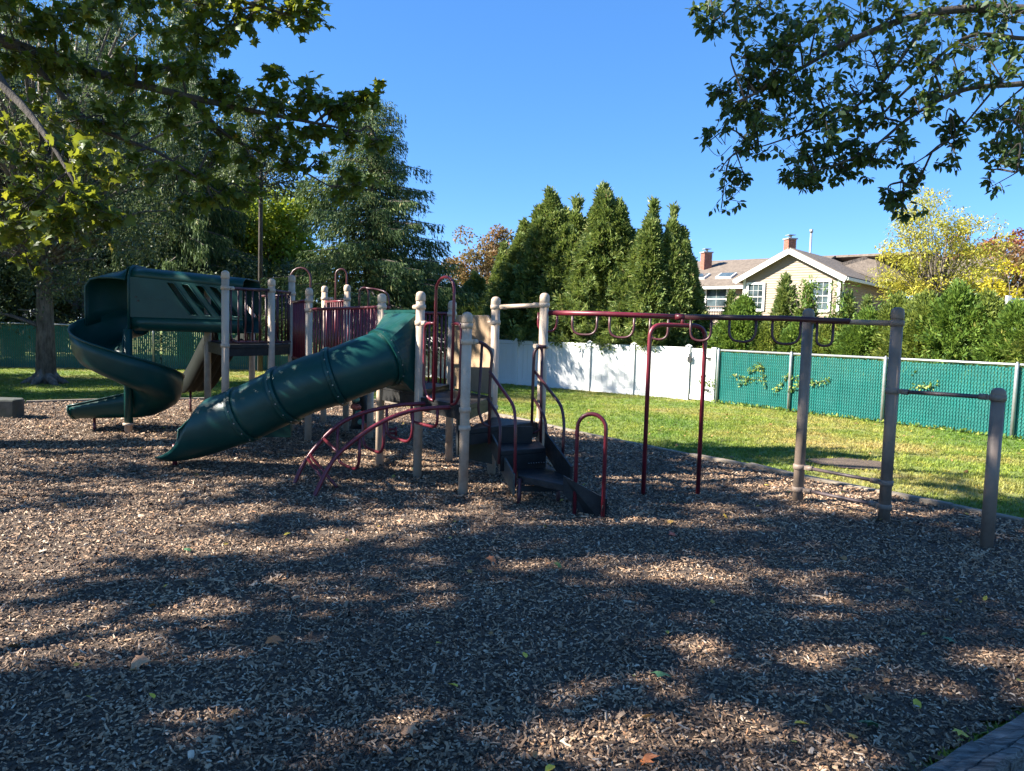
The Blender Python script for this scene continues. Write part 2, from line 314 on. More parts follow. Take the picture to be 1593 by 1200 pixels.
MAT['fallen'] = leafmat('fallen_leaf', [(0, (0.10, 0.055, 0.03)), (0.4, (0.28, 0.15, 0.07)), (0.7, (0.40, 0.20, 0.07)), (0.88, (0.50, 0.38, 0.05)), (1, (0.15, 0.20, 0.05))], 0.15, 0.6, attr=False, tcol=(0.4, 0.25, 0.05))

mb = MB(); mb.add([(-700,-700,0),(700,-700,0),(700,700,0),(-700,700,0)], [(0,1,2,3)]); mb.build('ground', MAT['lawn'], kind='structure')

# chip bed: outline on the ground
edge_px = [(-330, 650), (-100, 634), (40, 631), (170, 628), (300, 625.5), (450, 625), (600, 628), (700, 639), (800, 656), (898, 679), (1074, 716), (1165, 732), (1233, 747), (1363, 774), (1480, 798), (1593, 822), (1700, 846)]
bed_edge = [G(x, y).xy for x, y in edge_px]
tb0, tb1 = G(1436, 1200).xy, G(1593, 1112).xy; td = (tb1-tb0).normalized()
poly = [tuple(p) for p in bed_edge]+[tuple(tb1+td*5.0)[:2], tuple(tb1+td*0), tuple(tb0-td*3.0), (-14, -2)]
PX = np.array(poly)
def inside(x, y, poly=PX):
    x = np.asarray(x); y = np.asarray(y); r = np.zeros(x.shape, bool); n = len(poly); j = n-1
    for i in range(n):
        xi, yi = poly[i]; xj, yj = poly[j]
        cnd = ((yi > y) != (yj > y)) & (x < (xj-xi)*(y-yi)/(yj-yi+1e-12)+xi); r ^= cnd; j = i
    return r
_ph = [(rng.uniform(0, 6.28), rng.uniform(0, 6.28), rng.uniform(0, 3.14), s) for s in (0.9, 1.3, 2.1, 3.2, 5, 7.5, 11) for _ in range(3)]
def bed_z(x, y):
    z = 0
    for a, b_, th, s in _ph: z = z+0.012/s**0.75*np.sin((x*math.cos(th)+y*math.sin(th))*s+a)*np.sin((-x*math.sin(th)+y*math.cos(th))*s*0.8+b_)
    return z+0.045
xs = np.arange(-16, 9.01, 0.1); ys = np.arange(-2, 16.21, 0.1); X, Y = np.meshgrid(xs, ys); Z = bed_z(X, Y); nx = len(xs)
cx, cy = X[:-1, :-1]+0.05, Y[:-1, :-1]+0.05; keep = inside(cx, cy).ravel()
idx = np.arange(X.size).reshape(X.shape); F = np.stack([idx[:-1, :-1], idx[:-1, 1:], idx[1:, 1:], idx[1:, :-1]], -1).reshape(-1, 4)[keep]
used, inv = np.unique(F, return_inverse=True); V = np.stack([X.ravel(), Y.ravel(), Z.ravel()], 1)[used]
link('wood_chip_ground', np_mesh('wood_chip_ground', V, inv.reshape(-1, 4), smooth=True), MAT['litter'], kind='structure')

# loose chips
def chip_mesh(l, w_, t_, bend, seed):
    r = random.Random(seed); v = []
    for x in (-.5, 0, .5):
        ww = w_*(0.55+0.45*r.random()) if x else w_
        z = bend*(1-4*x*x); j = r.uniform(-.15, .15)*w_
        v += [(x*l+r.uniform(-.1, .1)*l*.5, -ww/2+j, z), (x*l+r.uniform(-.1, .1)*l*.5, ww/2+j, z), (x*l, j, z+t_)]
    f = []
    for i in (0, 3): f += [(i, i+3, i+5, i+2), (i+2, i+5, i+4, i+1)]
    f += [(0, 2, 1), (6, 7, 8)]
    me = bpy.data.meshes.new('chip'); me.from_pydata(v, [], f); me.update(); return me
chips = [(chip_mesh(random.choice([random.uniform(.010, .022), random.uniform(.016, .038)]), random.uniform(.005, .011), random.uniform(.002, .005), random.uniform(-.003, .003), i), MAT['chip']) for i in range(14)]
def sample_area(n, x0, x1, y0, y1, dens):
    x = rng.uniform(x0, x1, n); y = rng.uniform(y0, y1, n); k = rng.random(n) < dens(x, y); return x[k], y[k]
def chip_density(x, y):
    d = np.hypot(x, y); inview = np.abs(x) < 0.80*np.maximum(y, 0)+1.2
    return np.where(inview & (y > 1.3), np.clip(1.0/(np.maximum(d, 2.5)/2.5)**1.15, 0.10, 1), 0.015)
x, y = sample_area(1700000, -13, 8, 0.6, 15.3, lambda x, y: chip_density(x, y)*inside(x, y))
print('chips', len(x))
d = np.hypot(x, y); s = rng.uniform(0.7, 1.3, len(x))*(1+np.clip((d-4)/10, 0, 0.6)); s = np.where(rng.random(len(x)) < 0.03, s*1.8, s)
tilt = rng.normal(0, 0.42, (len(x), 2)); rots = np.stack([tilt[:, 0], tilt[:, 1], rng.uniform(0, 6.28, len(x))], 1)
gn_scatter('wood_chips', np.stack([x, y, bed_z(x, y)+rng.uniform(0.0, 0.012, len(x))], 1), rots, np.stack([s]*3, 1), chips, kind='stuff')
lv, lf = OVATE_V, OVATE_F
def leafmesh(tv, tf, s, nm):
    me = bpy.data.meshes.new(nm); me.from_pydata([tuple(p*s) for p in tv], [], [tuple(map(int, f)) for f in tf]); me.update(); return me
x, y = sample_area(9000, -12, 9, 1.2, 15, lambda x, y: np.where((y > 1.5), 0.13+0.25*((x > 1) & (y < 5)), 0))
k = len(x); gn_scatter('fallen_leaf_litter', np.stack([x, y, bed_z(x, y)*inside(x, y)+0.022], 1), np.stack([rng.normal(0, .4, k), rng.normal(0, .4, k), rng.uniform(0, 6.28, k)], 1), np.stack([rng.uniform(.5, 1.1, k)]*3, 1),
    [(leafmesh(OVATE_V, OVATE_F, .05, 'ovate'), MAT['fallen']), (leafmesh(OVATE_V, OVATE_F, .04, 'ovate'), MAT['fallen']), (leafmesh(MAPLE_V, MAPLE_F, .06, 'lobed'), MAT['fallen'])], kind='stuff')

# fence lines on the ground
gateR = G(1108, 625.5).xy; tealA = G(1113, 627).xy; tealB = G(1575, 683).xy; tdir = (tealB-tealA).normalized()
whA = gateR; whB = G(779, 597).xy; wdir = (whB-whA).normalized()
def on_line(px, A, d_):   # point of a ground line seen in column px (near fence height)
    best = None
    for k in np.linspace(-3, 22, 5001):
        p = A+d_*k; q = p.to_3d(); v = q-Vector((0, 0, HC)); x = v.dot(rt)/v.dot(fw)*FPX+796.5
        if best is None or abs(x-px) < best[0]: best = (abs(x-px), p, k)
    return best[1], best[2]
wfar, wk = on_line(560, whA, wdir)
leftA, leftB = Vector((-20.5, 20.6)), wfar
# grass tufts
def tuft(seed, h=0.06):
    r = random.Random(seed); v = []; f = []
    for i in range(7):
        a = r.uniform(0, 6.28); x0, y0 = r.gauss(0, .02), r.gauss(0, .02); L = h*r.uniform(.5, 1.1); ln = r.uniform(.1, .9)*L; wv = .004
        n = len(v); c_, s_ = math.cos(a), math.sin(a)
        v += [(x0-s_*wv, y0+c_*wv, 0), (x0+s_*wv, y0-c_*wv, 0), (x0+c_*ln*.4+s_*wv*.8, y0+s_*ln*.4-c_*wv*.8, L*.6), (x0+c_*ln*.4-s_*wv*.8, y0+s_*ln*.4+c_*wv*.8, L*.6), (x0+c_*ln, y0+s_*ln, L)]
        f += [(n, n+1, n+2, n+3), (n+3, n+2, n+4)]
    me = bpy.data.meshes.new('tuft'); me.from_pydata(v, [], f); me.update(); return me
lawn_poly = np.array([tuple(p) for p in bed_edge]+[tuple(tealB+tdir*6), tuple(tealA), tuple(whA), tuple(wfar), tuple(leftA)])
def lawn_d(x, y):
    d = np.hypot(x, y); ins = inside(x, y, lawn_poly)
    patch = np.sin(x*.9+1)*np.sin(y*.7+2)+0.5*np.sin(x*2.3+y*1.7); 
    return ins*np.clip(8.0/d, 0.25, 1)*(0.75+0.2*patch)
x, y = sample_area(330000, -19, 12, 6, 26, lawn_d)
x2, y2 = sample_area(9000, 1.2, 5, 0.8, 5, lambda x, y: ~inside(x, y)*np.ones(x.shape)); x = np.r_[x, x2]; y = np.r_[y, y2]
c0_ = G(1325, 723); kp = (((x-c0_.x)/.5)**2+((y-c0_.y)/.4)**2) > 1+.3*rng.normal(0, 1, len(x)); x = x[kp]; y = y[kp]; print('tufts', len(x)); k = len(x)
gn_scatter('lawn_grass', np.stack([x, y, np.zeros(k)], 1), np.stack([np.zeros(k), np.zeros(k), rng.uniform(0, 6.28, k)], 1), np.stack([rng.uniform(.7, 1.6, k)]*2+[rng.uniform(.35, .85, k)], 1), [(tuft(i), MAT['grass']) for i in range(8)], kind='stuff')
# bare patch in the lawn
c0 = G(1325, 723)
mb = MB(); mb.add([(c0.x+0.52*math.cos(a)*(1+.15*math.sin(3*a)), c0.y+0.42*math.sin(a)*(1+.1*math.cos(5*a)), 0.016) for a in np.linspace(0, 6.28, 28)[:-1]]+[(c0.x, c0.y, 0.03)], [(27, i, (i+1) % 27) for i in range(27)])
mb.build('bare_soil_patch', MAT['litter'], kind='structure')

# timber edging: separate boards end to end
MAT['edging'] = plain('weathered_edging_timber', (0.20, 0.165, 0.125), 0.85, 0.3, 8, dirt_or_lit=(0.11, 0.09, 0.075), bmp=0.5)
et = empty('timber_edging', bed_edge[9].to_3d(), 'low tan timber edging between the wood chips and the lawn', 'edging')
for i in range(1, len(bed_edge)-1):
    a, b_ = bed_edge[i], bed_edge[i+1]; L = (b_-a).length; n = max(1, round(L/2.2))
    for k in range(n):
        p, q = a.lerp(b_, k/n+0.004), a.lerp(b_, (k+1)/n-0.004)
        MB().beam((p.x, p.y, 0.035+random.uniform(-.012, .008)), (q.x, q.y, 0.035+random.uniform(-.012, .008)), 0.09, 0.11).build('timber', MAT['edging'], et, bevel=0.008)
m, nt, b = newmat('grey_weathered_timber'); n = tex(nt, 'Noise', 9, Detail=9.0, Roughness=0.7); n.inputs['Distortion'].default_value = 1.2
mp = nt.nodes.new('ShaderNodeMapping'); tc = nt.nodes.new('ShaderNodeTexCoord'); ang = math.atan2(td.y, td.x)
mp.inputs['Rotation'].default_value = (0, 0, -ang); mp.inputs['Scale'].default_value = (0.5, 5, 5); nt.links.new(tc.outputs['Object'], mp.inputs[0]); nt.links.new(mp.outputs[0], n.inputs['Vector'])
nt.links.new(ramp(nt, n.outputs['Fac'], [(0.36, (0.035, 0.032, 0.03)), (0.5, (0.13, 0.125, 0.115)), (0.66, (0.27, 0.26, 0.235))]), b.inputs['Base Color']); b.inputs['Roughness'].default_value = 0.9
bump(nt, b, n.outputs['Fac'], 1.0, 0.02); MAT['timber'] = m
pc = G(1545, 1148).xy; nrm2 = Vector((-td.y, td.x))
tt = empty('border_timber', (pc.x, pc.y, 0), 'old grey cracked border timber in the near corner with grass beyond it', 'timber')
def plank(a, b_, w_=0.15, h=0.12):
    """a sleeper with a cracked, uneven top"""
    n = 36; mbx = MB(); ax = (b_-a).normalized(); sd = Vector((-ax.y, ax.x)); st = []
    offs = [-.5, -.5, -.42, -.2, -.17, -.14, .1, .13, .3, .42, .5, .5]; hs = [0, .85, 1, 1.02, .9, 1.02, 1.0, .95, 1.0, 1, .85, 0]
    for i in range(n+1):
        p = a.lerp(b_, i/n); row = []
        for o_, h_ in zip(offs, hs):
            j = random.uniform(-.004, .004); row.append((p.x+sd.x*(o_*w_+j), p.y+sd.y*(o_*w_+j), h*h_+(random.uniform(-.003, .003) if h_ > .3 else 0)))
        st.append(row)
    k = len(offs); vs = [q for r in st for q in r]; fs = [(i*k+j, i*k+j+1, (i+1)*k+j+1, (i+1)*k+j) for i in range(n) for j in range(k-1)]
    fs += [tuple(range(k))[::-1], tuple(n*k+j for j in range(k))]
    mbx.add(vs, fs); return mbx
e0 = G(1458, 1215, 0.12).xy; e1 = G(1620, 1115, 0.12).xy; ed = (e1-e0).normalized(); mid = G(1530, 1160, 0.12).xy
mid = e0+ed*(mid-e0).dot(ed)
plank(e0-ed*1.5, mid-ed*0.004, 0.14).build('timber', MAT['timber'], tt); plank(mid+ed*0.006, e1+ed*1.7, 0.135, 0.112).build('timber', MAT['timber'], tt)

# ---------------------------------------------------------------- white vinyl fence with gate
def h_at(px, py, p2): d = ray(px, py); k = math.hypot(p2.x, p2.y)/math.hypot(d.x, d.y); return HC+d.z*k
FH = 1.27
wf = empty('vinyl_fence', wfar.to_3d(), 'white vinyl privacy fence of upright boards along the far side of the lawn', 'fence')
wn = Vector((wdir.y, -wdir.x)); wn = wn if wn.y < 0 else -wn
def vinyl_panel(parent, A, B, h, lift=0.04):
    L = (B-A).length; d_ = (B-A).normalized(); a = math.atan2(d_.y, d_.x); n = max(3, round(L/0.165)); wv = L/n
    for k in range(n):
        c = A+d_*(wv*(k+.5)); MB().box((c.x, c.y, lift+0.05+(h-0.16)/2), (wv-0.006, 0.022, h-0.17), a).build('board', MAT['vinyl'], parent)
    for z, hh in ((lift+0.03, 0.13), (h-0.02, 0.10)):
        c = (A+B)/2; MB().box((c.x, c.y, z), (L-0.004, 0.046, hh), a).build('rail', MAT['vinyl'], parent, bevel=0.005)
wa = math.atan2(wdir.y, wdir.x); wposts = []
gp_, gk = on_line(1068, whA, wdir)
for px in (1068, 983, 915, 803, 715, 640): wposts.append(on_line(px, whA, wdir)[0])
wposts.append(wfar)
for i, p in enumerate(wposts):
    MB().box((p.x, p.y, (FH+.06)/2), (0.115, 0.115, FH+.06), wa).add([(p.x+dx*.075, p.y+dy*.075, FH+.06) for dx, dy in ((-1,-1),(1,-1),(1,1),(-1,1))]+[(p.x, p.y, FH+.11)], [(3,2,1,0),(0,1,4),(1,2,4),(2,3,4),(3,0,4)]).build('post', MAT['vinyl'], wf)
    if i: vinyl_panel(wf, p-wdir*0.06, wposts[i-1]+wdir*0.06, FH)
gt = empty('vinyl_gate', gateR.to_3d(), 'white vinyl gate with black hinges and latch beside the teal chain-link fence', 'gate')
for p in (gateR, ): MB().box((p.x, p.y, (FH+.05)/2), (0.115, 0.115, FH+.05), wa).build('post', MAT['vinyl'], gt)
vinyl_panel(gt, wposts[0]-wdir*0.075, gateR+wdir*0.075, FH-0.02, 0.06)
for z in (0.28, FH-.22):
    p = gateR+wdir*0.10+wn*0.045; MB().box((p.x, p.y, z), (0.16, 0.02, 0.05), wa).build('hinge', MAT['black'], gt)
p = wposts[0]-wdir*0.06+wn*0.07; MB().box((p.x, p.y, FH-.26), (0.10, 0.035, 0.13), wa).tube([(p.x, p.y, FH-.20), (p.x+wn.x*.03, p.y+wn.y*.03, FH-.12)], .012).build('latch', MAT['black'], gt)

# ---------------------------------------------------------------- chain-link fences with slats
def chain_fence(name, A, B, posts_k, h, label, slat, gap, holes=0.0):
    d_ = (B-A).normalized(); L = (B-A).length; n = Vector((d_.y, -d_.x)); n = n if n.y < 0 else -n; a = math.atan2(d_.y, d_.x)
    f = empty(name, A.to_3d(), label, 'fence')
    for k in posts_k:
        p = A+d_*k+n*0.045; MB().tube([(p.x, p.y, 0), (p.x, p.y, h-.01), (p.x, p.y, h+.05)], [.032, .032, .012], 10).build('post', MAT['steel'], f)
    MB().tube([(A.x, A.y, h), (B.x, B.y, h)], .023, 8).build('top_rail', MAT['steel'], f)
    S = MB(); W_ = MB(); k = 0.0; r = random.Random(3)
    while k < L:
        if r.random() > holes:
            p = A+d_*k; z0 = 0.03+r.uniform(-.01, .02); z1 = h-0.05+r.uniform(-.012, .012)
            S.box((p.x, p.y, (z0+z1)/2), (gap-0.012, 0.008, z1-z0), a+r.uniform(-.12, .12))
        k += gap
    S.build('privacy_slats', slat, f, kind='stuff', fix=False)
    # woven wire in front of and behind the slats
    vs, fs = [], []; t = 0.0035; st = gap; H_ = h-.03
    for sgn in (1, -1):
        k = -H_*0.75
        while k < L:
            a0, a1 = k, k+H_*0.75; z0, z1 = (0.02, H_) if sgn > 0 else (H_, 0.02)
            if a0 < 0: z0 = z0+(z1-z0)*(-a0)/(a1-a0); a0 = 0
            if a1 > L: z1 = z0+(z1-z0)*(L-a0)/(a1-a0); a1 = L
            if a1 > a0+.01:
                o_ = n*0.009*1; p, q = A+d_*a0+o_, A+d_*a1+o_; b0 = len(vs)
                vs += [(p.x, p.y, z0-t), (q.x, q.y, z1-t), (q.x, q.y, z1+t), (p.x, p.y, z0+t), (p.x+n.x*t, p.y+n.y*t, z0), (q.x+n.x*t, q.y+n.y*t, z1)]
                fs += [(b0, b0+1, b0+5, b0+4), (b0+4, b0+5, b0+2, b0+3)]
            k += st
    W_.add(vs, fs); W_.build('chain_link_mesh', MAT['wire'], f, kind='stuff', fix=False)
    return f, n
MAT['wire'] = plain('teal_coated_wire', (0.01, 0.14, 0.125), 0.35, 0.2, 10)
MAT['wire_old'] = MAT['wire']
TH = (h_at(1113, 545, tealA)+h_at(1575, 567, tealB))/2; print('teal fence height', TH, 'ends', tealA, tealB, 'white', whA, wfar)
ks = [0.06]+[on_line(px, tealA, tdir)[1] for px in (1228, 1373, 1575)]; ks.append(ks[-1]+3.0)
tf_, tn = chain_fence('chain_link_fence', tealA, tealB+tdir*5, ks, TH, 'sunlit teal slatted chain-link fence along the right of the lawn', MAT['slat'], 0.052)
chain_fence('chain_link_fence', leftA, leftB, [k*3.0+.5 for k in range(6)], 1.36, 'shaded dark teal slatted chain-link fence at the back left behind the slides', MAT['slat_old'], 0.06, 0.02)

# ================================================================== TREES AND SHRUBS
def finish_tree(name, loc, wood, crownV, crownF, rnd, mat, label, cat, group, crown_name='crown', bark=None):
    t = empty(name, (0, 0, 0), label, cat, group)
    wood.build('trunk', bark or MAT['bark'], t, fix=False)
    link(crown_name, np_mesh(crown_name, crownV, crownF, rnd), mat, t); t.location = loc; return t
def dup(root, loc, rz, label, scale=1.0, sz=1.0):
    r = root.copy(); C.objects.link(r); r.location = loc; r.rotation_euler = (0, 0, rz); r.scale = (scale, scale, scale*sz); r['label'] = label
    for ch in list(root.children):
        c = ch.copy(); C.objects.link(c); c.parent = r
    return r
def spruce(name, loc, H, Rr, label, mat, nb=150, h0=0.12, droop=0.35, dens=1.0, trunk_r=0.16, tw=(0.16, 0.42), group=None, cat='tree', tilt=0.6):
    wd = MB(); wd.tube([(0, 0, -.05), (0.02, 0, H*.3), (0, 0.03, H*.7), (0, 0, H*.97)], [trunk_r*1.15, trunk_r*.85, trunk_r*.45, .02], 10)
    PV, PF, off, rn = [], [], 0, []
    T = rhomb(0.22)
    for i in range(nb):
        u = (i+rng.random())/nb; h = H*(h0+(1-h0)*u**0.92)*0.985; L = Rr*(1-(h/H))**0.66*rng.uniform(.45, 1.15)+.15; az = i*2.4+rng.normal(0, .6)
        dr = np.array([math.cos(az), math.sin(az), 0]); base = np.array([0, 0, h])
        n = max(3, int(L/0.085*dens)); t = (np.arange(n)+rng.random(n))/n; t = 0.08+0.92*t**0.8
        dz = L*(0.10*t-droop*t*t+droop*.45*t**4)+ (0.25*L*t if u > .85 else 0)
        c = base+dr*(L*t)[:, None]; c[:, 2] += dz
        wd.tube([Vector(base), Vector(base+dr*L*.5+np.array([0, 0, L*(.05-droop*.25+droop*.03)])), Vector(base+dr*L*.98+np.array([0, 0, L*(.1-droop*.55)]))], [.018+.012*L, .012+.005*L, .004], 4, caps=False)
        reps = 24; sd = np.array([-dr[1], dr[0], 0])
        c = np.repeat(c, reps, 0); m_ = len(c); tt_ = np.repeat(t, reps)
        spread = (0.10+0.30*L*.5*(1-tt_)*1.0)[:, None]
        c = c+sd*rng.normal(0, 1, (m_, 1))*spread*0.9+np.array([0, 0, 1])*(-np.abs(rng.normal(0, .17, (m_, 1)))+.04)
        ax = dr*rng.uniform(.1, .9, (m_, 1))+sd*rng.normal(0, .45, (m_, 1))+np.array([0, 0, -1])*rng.uniform(.1, 1.0+tilt, (m_, 1))
        nr = rng.normal(0, 1, (m_, 3)); ln = rng.uniform(*tw, m_)*(0.6+.4*(1-u))
        v, f = stamp(T[:, :], RHOMB[1], c, ax, nr, ln); PV.append(v); PF.append(f+off); off += len(v)
        rn.append(np.clip(rng.normal(.42+.12*math.sin(i*1.7), .24, m_), 0, 1))
    return finish_tree(name, loc, wd, np.concatenate(PV), np.concatenate(PF), np.concatenate(rn), mat, label, cat, group)
def thuja(name, loc, H, Rr, label, mat, n=2600, low=0.0, leaders=4, trunk_r=.07, group=None, cat='tree', flare=.35, leaf=(.07, .17), lumps=5, loose=1.0, pw=1.05):
    wd = MB(); wd.tube([(0, 0, -.05), (0, 0, H*.8)], [trunk_r, .015], 7)
    heads = [(0, 0, H*(.94 if H > 3.5 else 1), Rr)]+[(Rr*.6*math.cos(a), Rr*.6*math.sin(a), H*rng.uniform(.70, .95), Rr*.38) for a in rng.uniform(0, 6.28, leaders)]
    if cat == 'tree' and H > 3.5:
        for a in rng.uniform(0, 6.28, 9): q_ = rng.uniform(0, .45)*Rr; heads.append((q_*math.cos(a), q_*math.sin(a), H*rng.uniform(.94, 1.07)*(1-.3*q_/Rr), Rr*.08))
    PV, PF, off, rn = [], [], 0, []; T = rhomb(0.32)
    for q, (hx, hy, hh, hr) in enumerate(heads):
        ns = int(n*(1 if q == 0 else (.045 if hr < Rr*.1 else .26))); u = rng.random(ns)**.85
        z = low+(hh-low)*u; ph = rng.random()*6; az = rng.uniform(0, 6.28, ns)
        nbr = max(8, ns//26); bi = rng.integers(0, nbr, ns); bu = rng.random(nbr)**.85; baz = rng.uniform(0, 6.28, nbr); bl = rng.uniform(.5, 1.3, nbr); s_in = rng.uniform(.35, 1.0, ns)**.6
        u = np.clip(bu[bi]+rng.normal(0, .05/hh, ns)+(s_in-1)*.10/hh*1.0, 0, 1); az = baz[bi]+rng.normal(0, .10, ns)/np.maximum(.25, hr); z = low+(hh-low)*u
        prof = ((1-u)**1.12 if H > 3.5 else (1-u**pw))*np.clip(.6+u*4, 0, 1)+.03; lump = bl[bi]*(1+.12*np.sin(az*lumps+ph+z*1.7))
        r = hr*prof*lump*s_in+.02; z = z+rng.normal(0, .05, ns)-.12*(1-s_in)
        o_ = np.stack([np.cos(az), np.sin(az), np.zeros(ns)], 1); c = o_*r[:, None]; c[:, 0] += hx*(1-.6*u); c[:, 1] += hy*(1-.6*u); c[:, 2] = z
        # each spray: a fan of scale-leaves
        k = 8; c2 = np.repeat(c, k, 0); o2 = np.repeat(o_, k, 0); u2 = np.repeat(u, k); m_ = len(c2)
        tu = np.clip((u-.8)*5, 0, 1)[:, None]; main = unit(o_*rng.uniform(.35, 1.0, (ns, 1))*(1-.75*tu)+np.array([0, 0, 1])*(rng.uniform(-.25, .9, (ns, 1))+tu)+rng.normal(0, .28, (ns, 3))); main2 = np.repeat(main, k, 0)
        fan = np.tile(np.linspace(-1, 1, k), ns)[:, None]; sd = unit(np.cross(main, rng.normal(0, 1, (ns, 3)))); sd2 = np.repeat(sd, k, 0)
        ax = main2+sd2*fan*.8+rng.normal(0, .12, (m_, 3)); st_ = main2*rng.uniform(0, .16*loose, (m_, 1))+sd2*fan*rng.uniform(.02, .07, (m_, 1))
        ln = rng.uniform(*leaf, m_)
        v, f = stamp(T, RHOMB[1], c2+st_, ax, np.cross(main2, sd2)+rng.normal(0, .3, (m_, 3)), ln); PV.append(v); PF.append(f+off); off += len(v)
        tone = rng.normal(.45, .16, ns); rn.append(np.clip(np.repeat(tone, k)+rng.normal(0, .12, m_), 0, 1))
    return finish_tree(name, loc, wd, np.concatenate(PV), np.concatenate(PF), np.concatenate(rn), mat, label, cat, group)
def clump_tree(name, loc, H, cz, rad, label, mat, clumps=60, per=260, leaf=(.08, .14), cr=.6, trunk_r=.14, stems=1, wid=.6, group=None, cat='tree', hollow=.35, bark=None, flat=.75, fork=.35):
    """rad = (rx, ry, rz) of the crown about height cz"""
    wd = MB(); cen = []
    while len(cen) < clumps:
        p = rng.uniform(-1, 1, 3); q = np.linalg.norm(p)
        if hollow < q < 1: cen.append(p*np.array(rad)*rng.uniform(.85, 1.08)+np.array([0, 0, cz]))
    cen = np.array(cen); fz = max(.3, (cz-rad[2])*.9) if fork is None else H*fork
    for s_ in range(stems):
        a = 6.28*s_/max(1, stems)+.4; sp = 0 if stems == 1 else .25
        wd.tube([(sp*.3*math.cos(a), sp*.3*math.sin(a), -.05), (sp*math.cos(a), sp*math.sin(a), fz), (sp*2.2*math.cos(a), sp*2.2*math.sin(a), cz+rad[2]*.5)], [trunk_r*1.2, trunk_r*.8, trunk_r*.25], 9)
    PV, PF, off, rn = [], [], 0, []; T = rhomb(wid)
    for c in cen:
        b0 = Vector((c[0]*.12, c[1]*.12, min(c[2]-.2, fz+(c[2]-fz)*.35))); cv = Vector(c)
        md = b0.lerp(cv, .55)+Vector((rng.normal(0, .12), rng.normal(0, .12), .12*abs(c[0])))
        wd.tube(crom([b0, md, cv], 3), [trunk_r*.34, trunk_r*.28, trunk_r*.24, trunk_r*.2, trunk_r*.16, trunk_r*.1, trunk_r*.06], 5, caps=False)
        k = int(per*rng.uniform(.6, 1.3)); q = rng.normal(0, 1, (k, 3)); q = unit(q)*rng.uniform(.25, 1, (k, 1))**.6; pos = c+q*cr*np.array([1, 1, flat])*rng.uniform(.7, 1.2)
        ax = unit(q*.6+rng.normal(0, .6, (k, 3))+np.array([0, 0, -.35])); nr = rng.normal(0, .6, (k, 3))+np.array([0, 0, 1])
        v, f = stamp(T, RHOMB[1], pos, ax, nr, rng.uniform(*leaf, k)); PV.append(v); PF.append(f+off); off += len(v)
        rn.append(np.clip(rng.normal(rng.uniform(.3, .65), .18, k), 0, 1))
    return finish_tree(name, loc, wd, np.concatenate(PV), np.concatenate(PF), np.concatenate(rn), mat, label, cat, group, bark=bark)
def at(px, Y): p = P(px, 500, Y); return Vector((p.x, Y, 0))
def top(px, py, Y): return P(px, py, Y).z

# spruces and others at the back left
sp1 = spruce('spruce_tree', at(575, 21.3), top(590, 150, 21.3), 3.7, 'tall drooping spruce left of the arborvitae row, its boughs against the blue sky', MAT['spruce'], nb=200, h0=.17, droop=.32, tw=(.08, .22), trunk_r=.27, group='evergreens beyond the left fence')
sp2 = dup(sp1, at(288, 26), 1.9, 'tall dark spruce rising directly above the green tunnel of the spiral slide', .85, 2.0)
dup(sp1, at(372, 34), 4.0, 'spruce behind the thin bare trunk, between the two taller spruces', .75, 1.7)
dup(sp1, at(165, 31), 2.9, 'dark spruce behind the near trunk and above the left end of the spiral slide', 1.25, 1.5)
dup(sp1, at(20, 29), 5.2, 'spruce at the left edge of the photo, partly hidden by maple leaves', 1.25, 1.4)
dup(sp1, Vector((-18.5, 13.2, 0)), 3.7, 'unseen spruce added far outside the left edge to shade the left lawn', 1.05, 1.15)  # out of view, added to keep the left lawn in shade
dup(sp1, Vector((-17.5, 17.0, 0)), 5.7, 'unseen spruce added for shade outside the left edge, in front of the dark teal fence', .95, 1.2)  # another unseen tree added to cast shade from the left
dup(sp1, at(-120, 24), .7, 'leftmost spruce, mostly outside the frame', 1.05, 1.15)
dup(sp1, at(668, 32), 3.3, 'short dark spruce at the right foot of the tall drooping one', .72, .80)
jl = G(72, 597); jl.z = 0
jt = clump_tree('gnarled_tree', jl, 9.6, 5.8, (4.0, 3.2, 4.3), 'grey-green tree with a stout flared trunk on the left lawn before the fence', MAT['juniper'], clumps=170, per=340, leaf=(.06, .13), cr=.75, trunk_r=.19, wid=.4, hollow=.2, fork=.28, bark=MAT['bark'])
rw = MB()
for a, L in ((3.5, .55), (5.6, .75), (0.3, .5), (1.8, .45), (4.6, .5), (2.6, .5)):
    rw.tube(crom([(.05*math.cos(a), .05*math.sin(a), .42), (.18*math.cos(a), .18*math.sin(a), .16), (L*math.cos(a), L*math.sin(a), -.03)], 4), [.13]*3+[.11]*2+[.09]*2+[.06, .03], 7)
for v_ in range(len(rw.v)): rw.v[v_] = tuple(Vector(rw.v[v_])+jl)
rw.build('root_flare', MAT['bark'], jt, fix=False)
clump_tree('lime_green_tree', at(432, 29), 7.0, 4.3, (2.1, 1.6, 2.9), 'bright lime-green tree glowing in the sun behind the thin trunk', MAT['lime'], clumps=62, per=330, leaf=(.12, .22), cr=.85, trunk_r=.12)
clump_tree('yellow_green_tree', at(340, 30), 8.0, 5.3, (2.1, 1.8, 2.8), 'tall yellow-green leafy tree seen through the gap right of the dark spruce', MAT['lime'], clumps=60, per=300, leaf=(.12, .22), cr=.85, trunk_r=.15)
clump_tree('slender_tree', at(405, 24), 8.6, 7.2, (1.5, 1.5, 1.8), 'slender tree with a bare thin trunk rising behind the barrier posts', MAT['juniper'], clumps=34, per=260, leaf=(.07, .13), cr=.55, trunk_r=.075, fork=.68, bark=MAT['bark_dark'])
clump_tree('dark_bush', at(500, 27.5), 3.6, 2.2, (2.6, 1.3, 1.8), 'dark leafy bush behind the fence under the tall drooping spruce', MAT['juniper'], clumps=40, per=300, leaf=(.08, .15), cr=.65, trunk_r=.08)
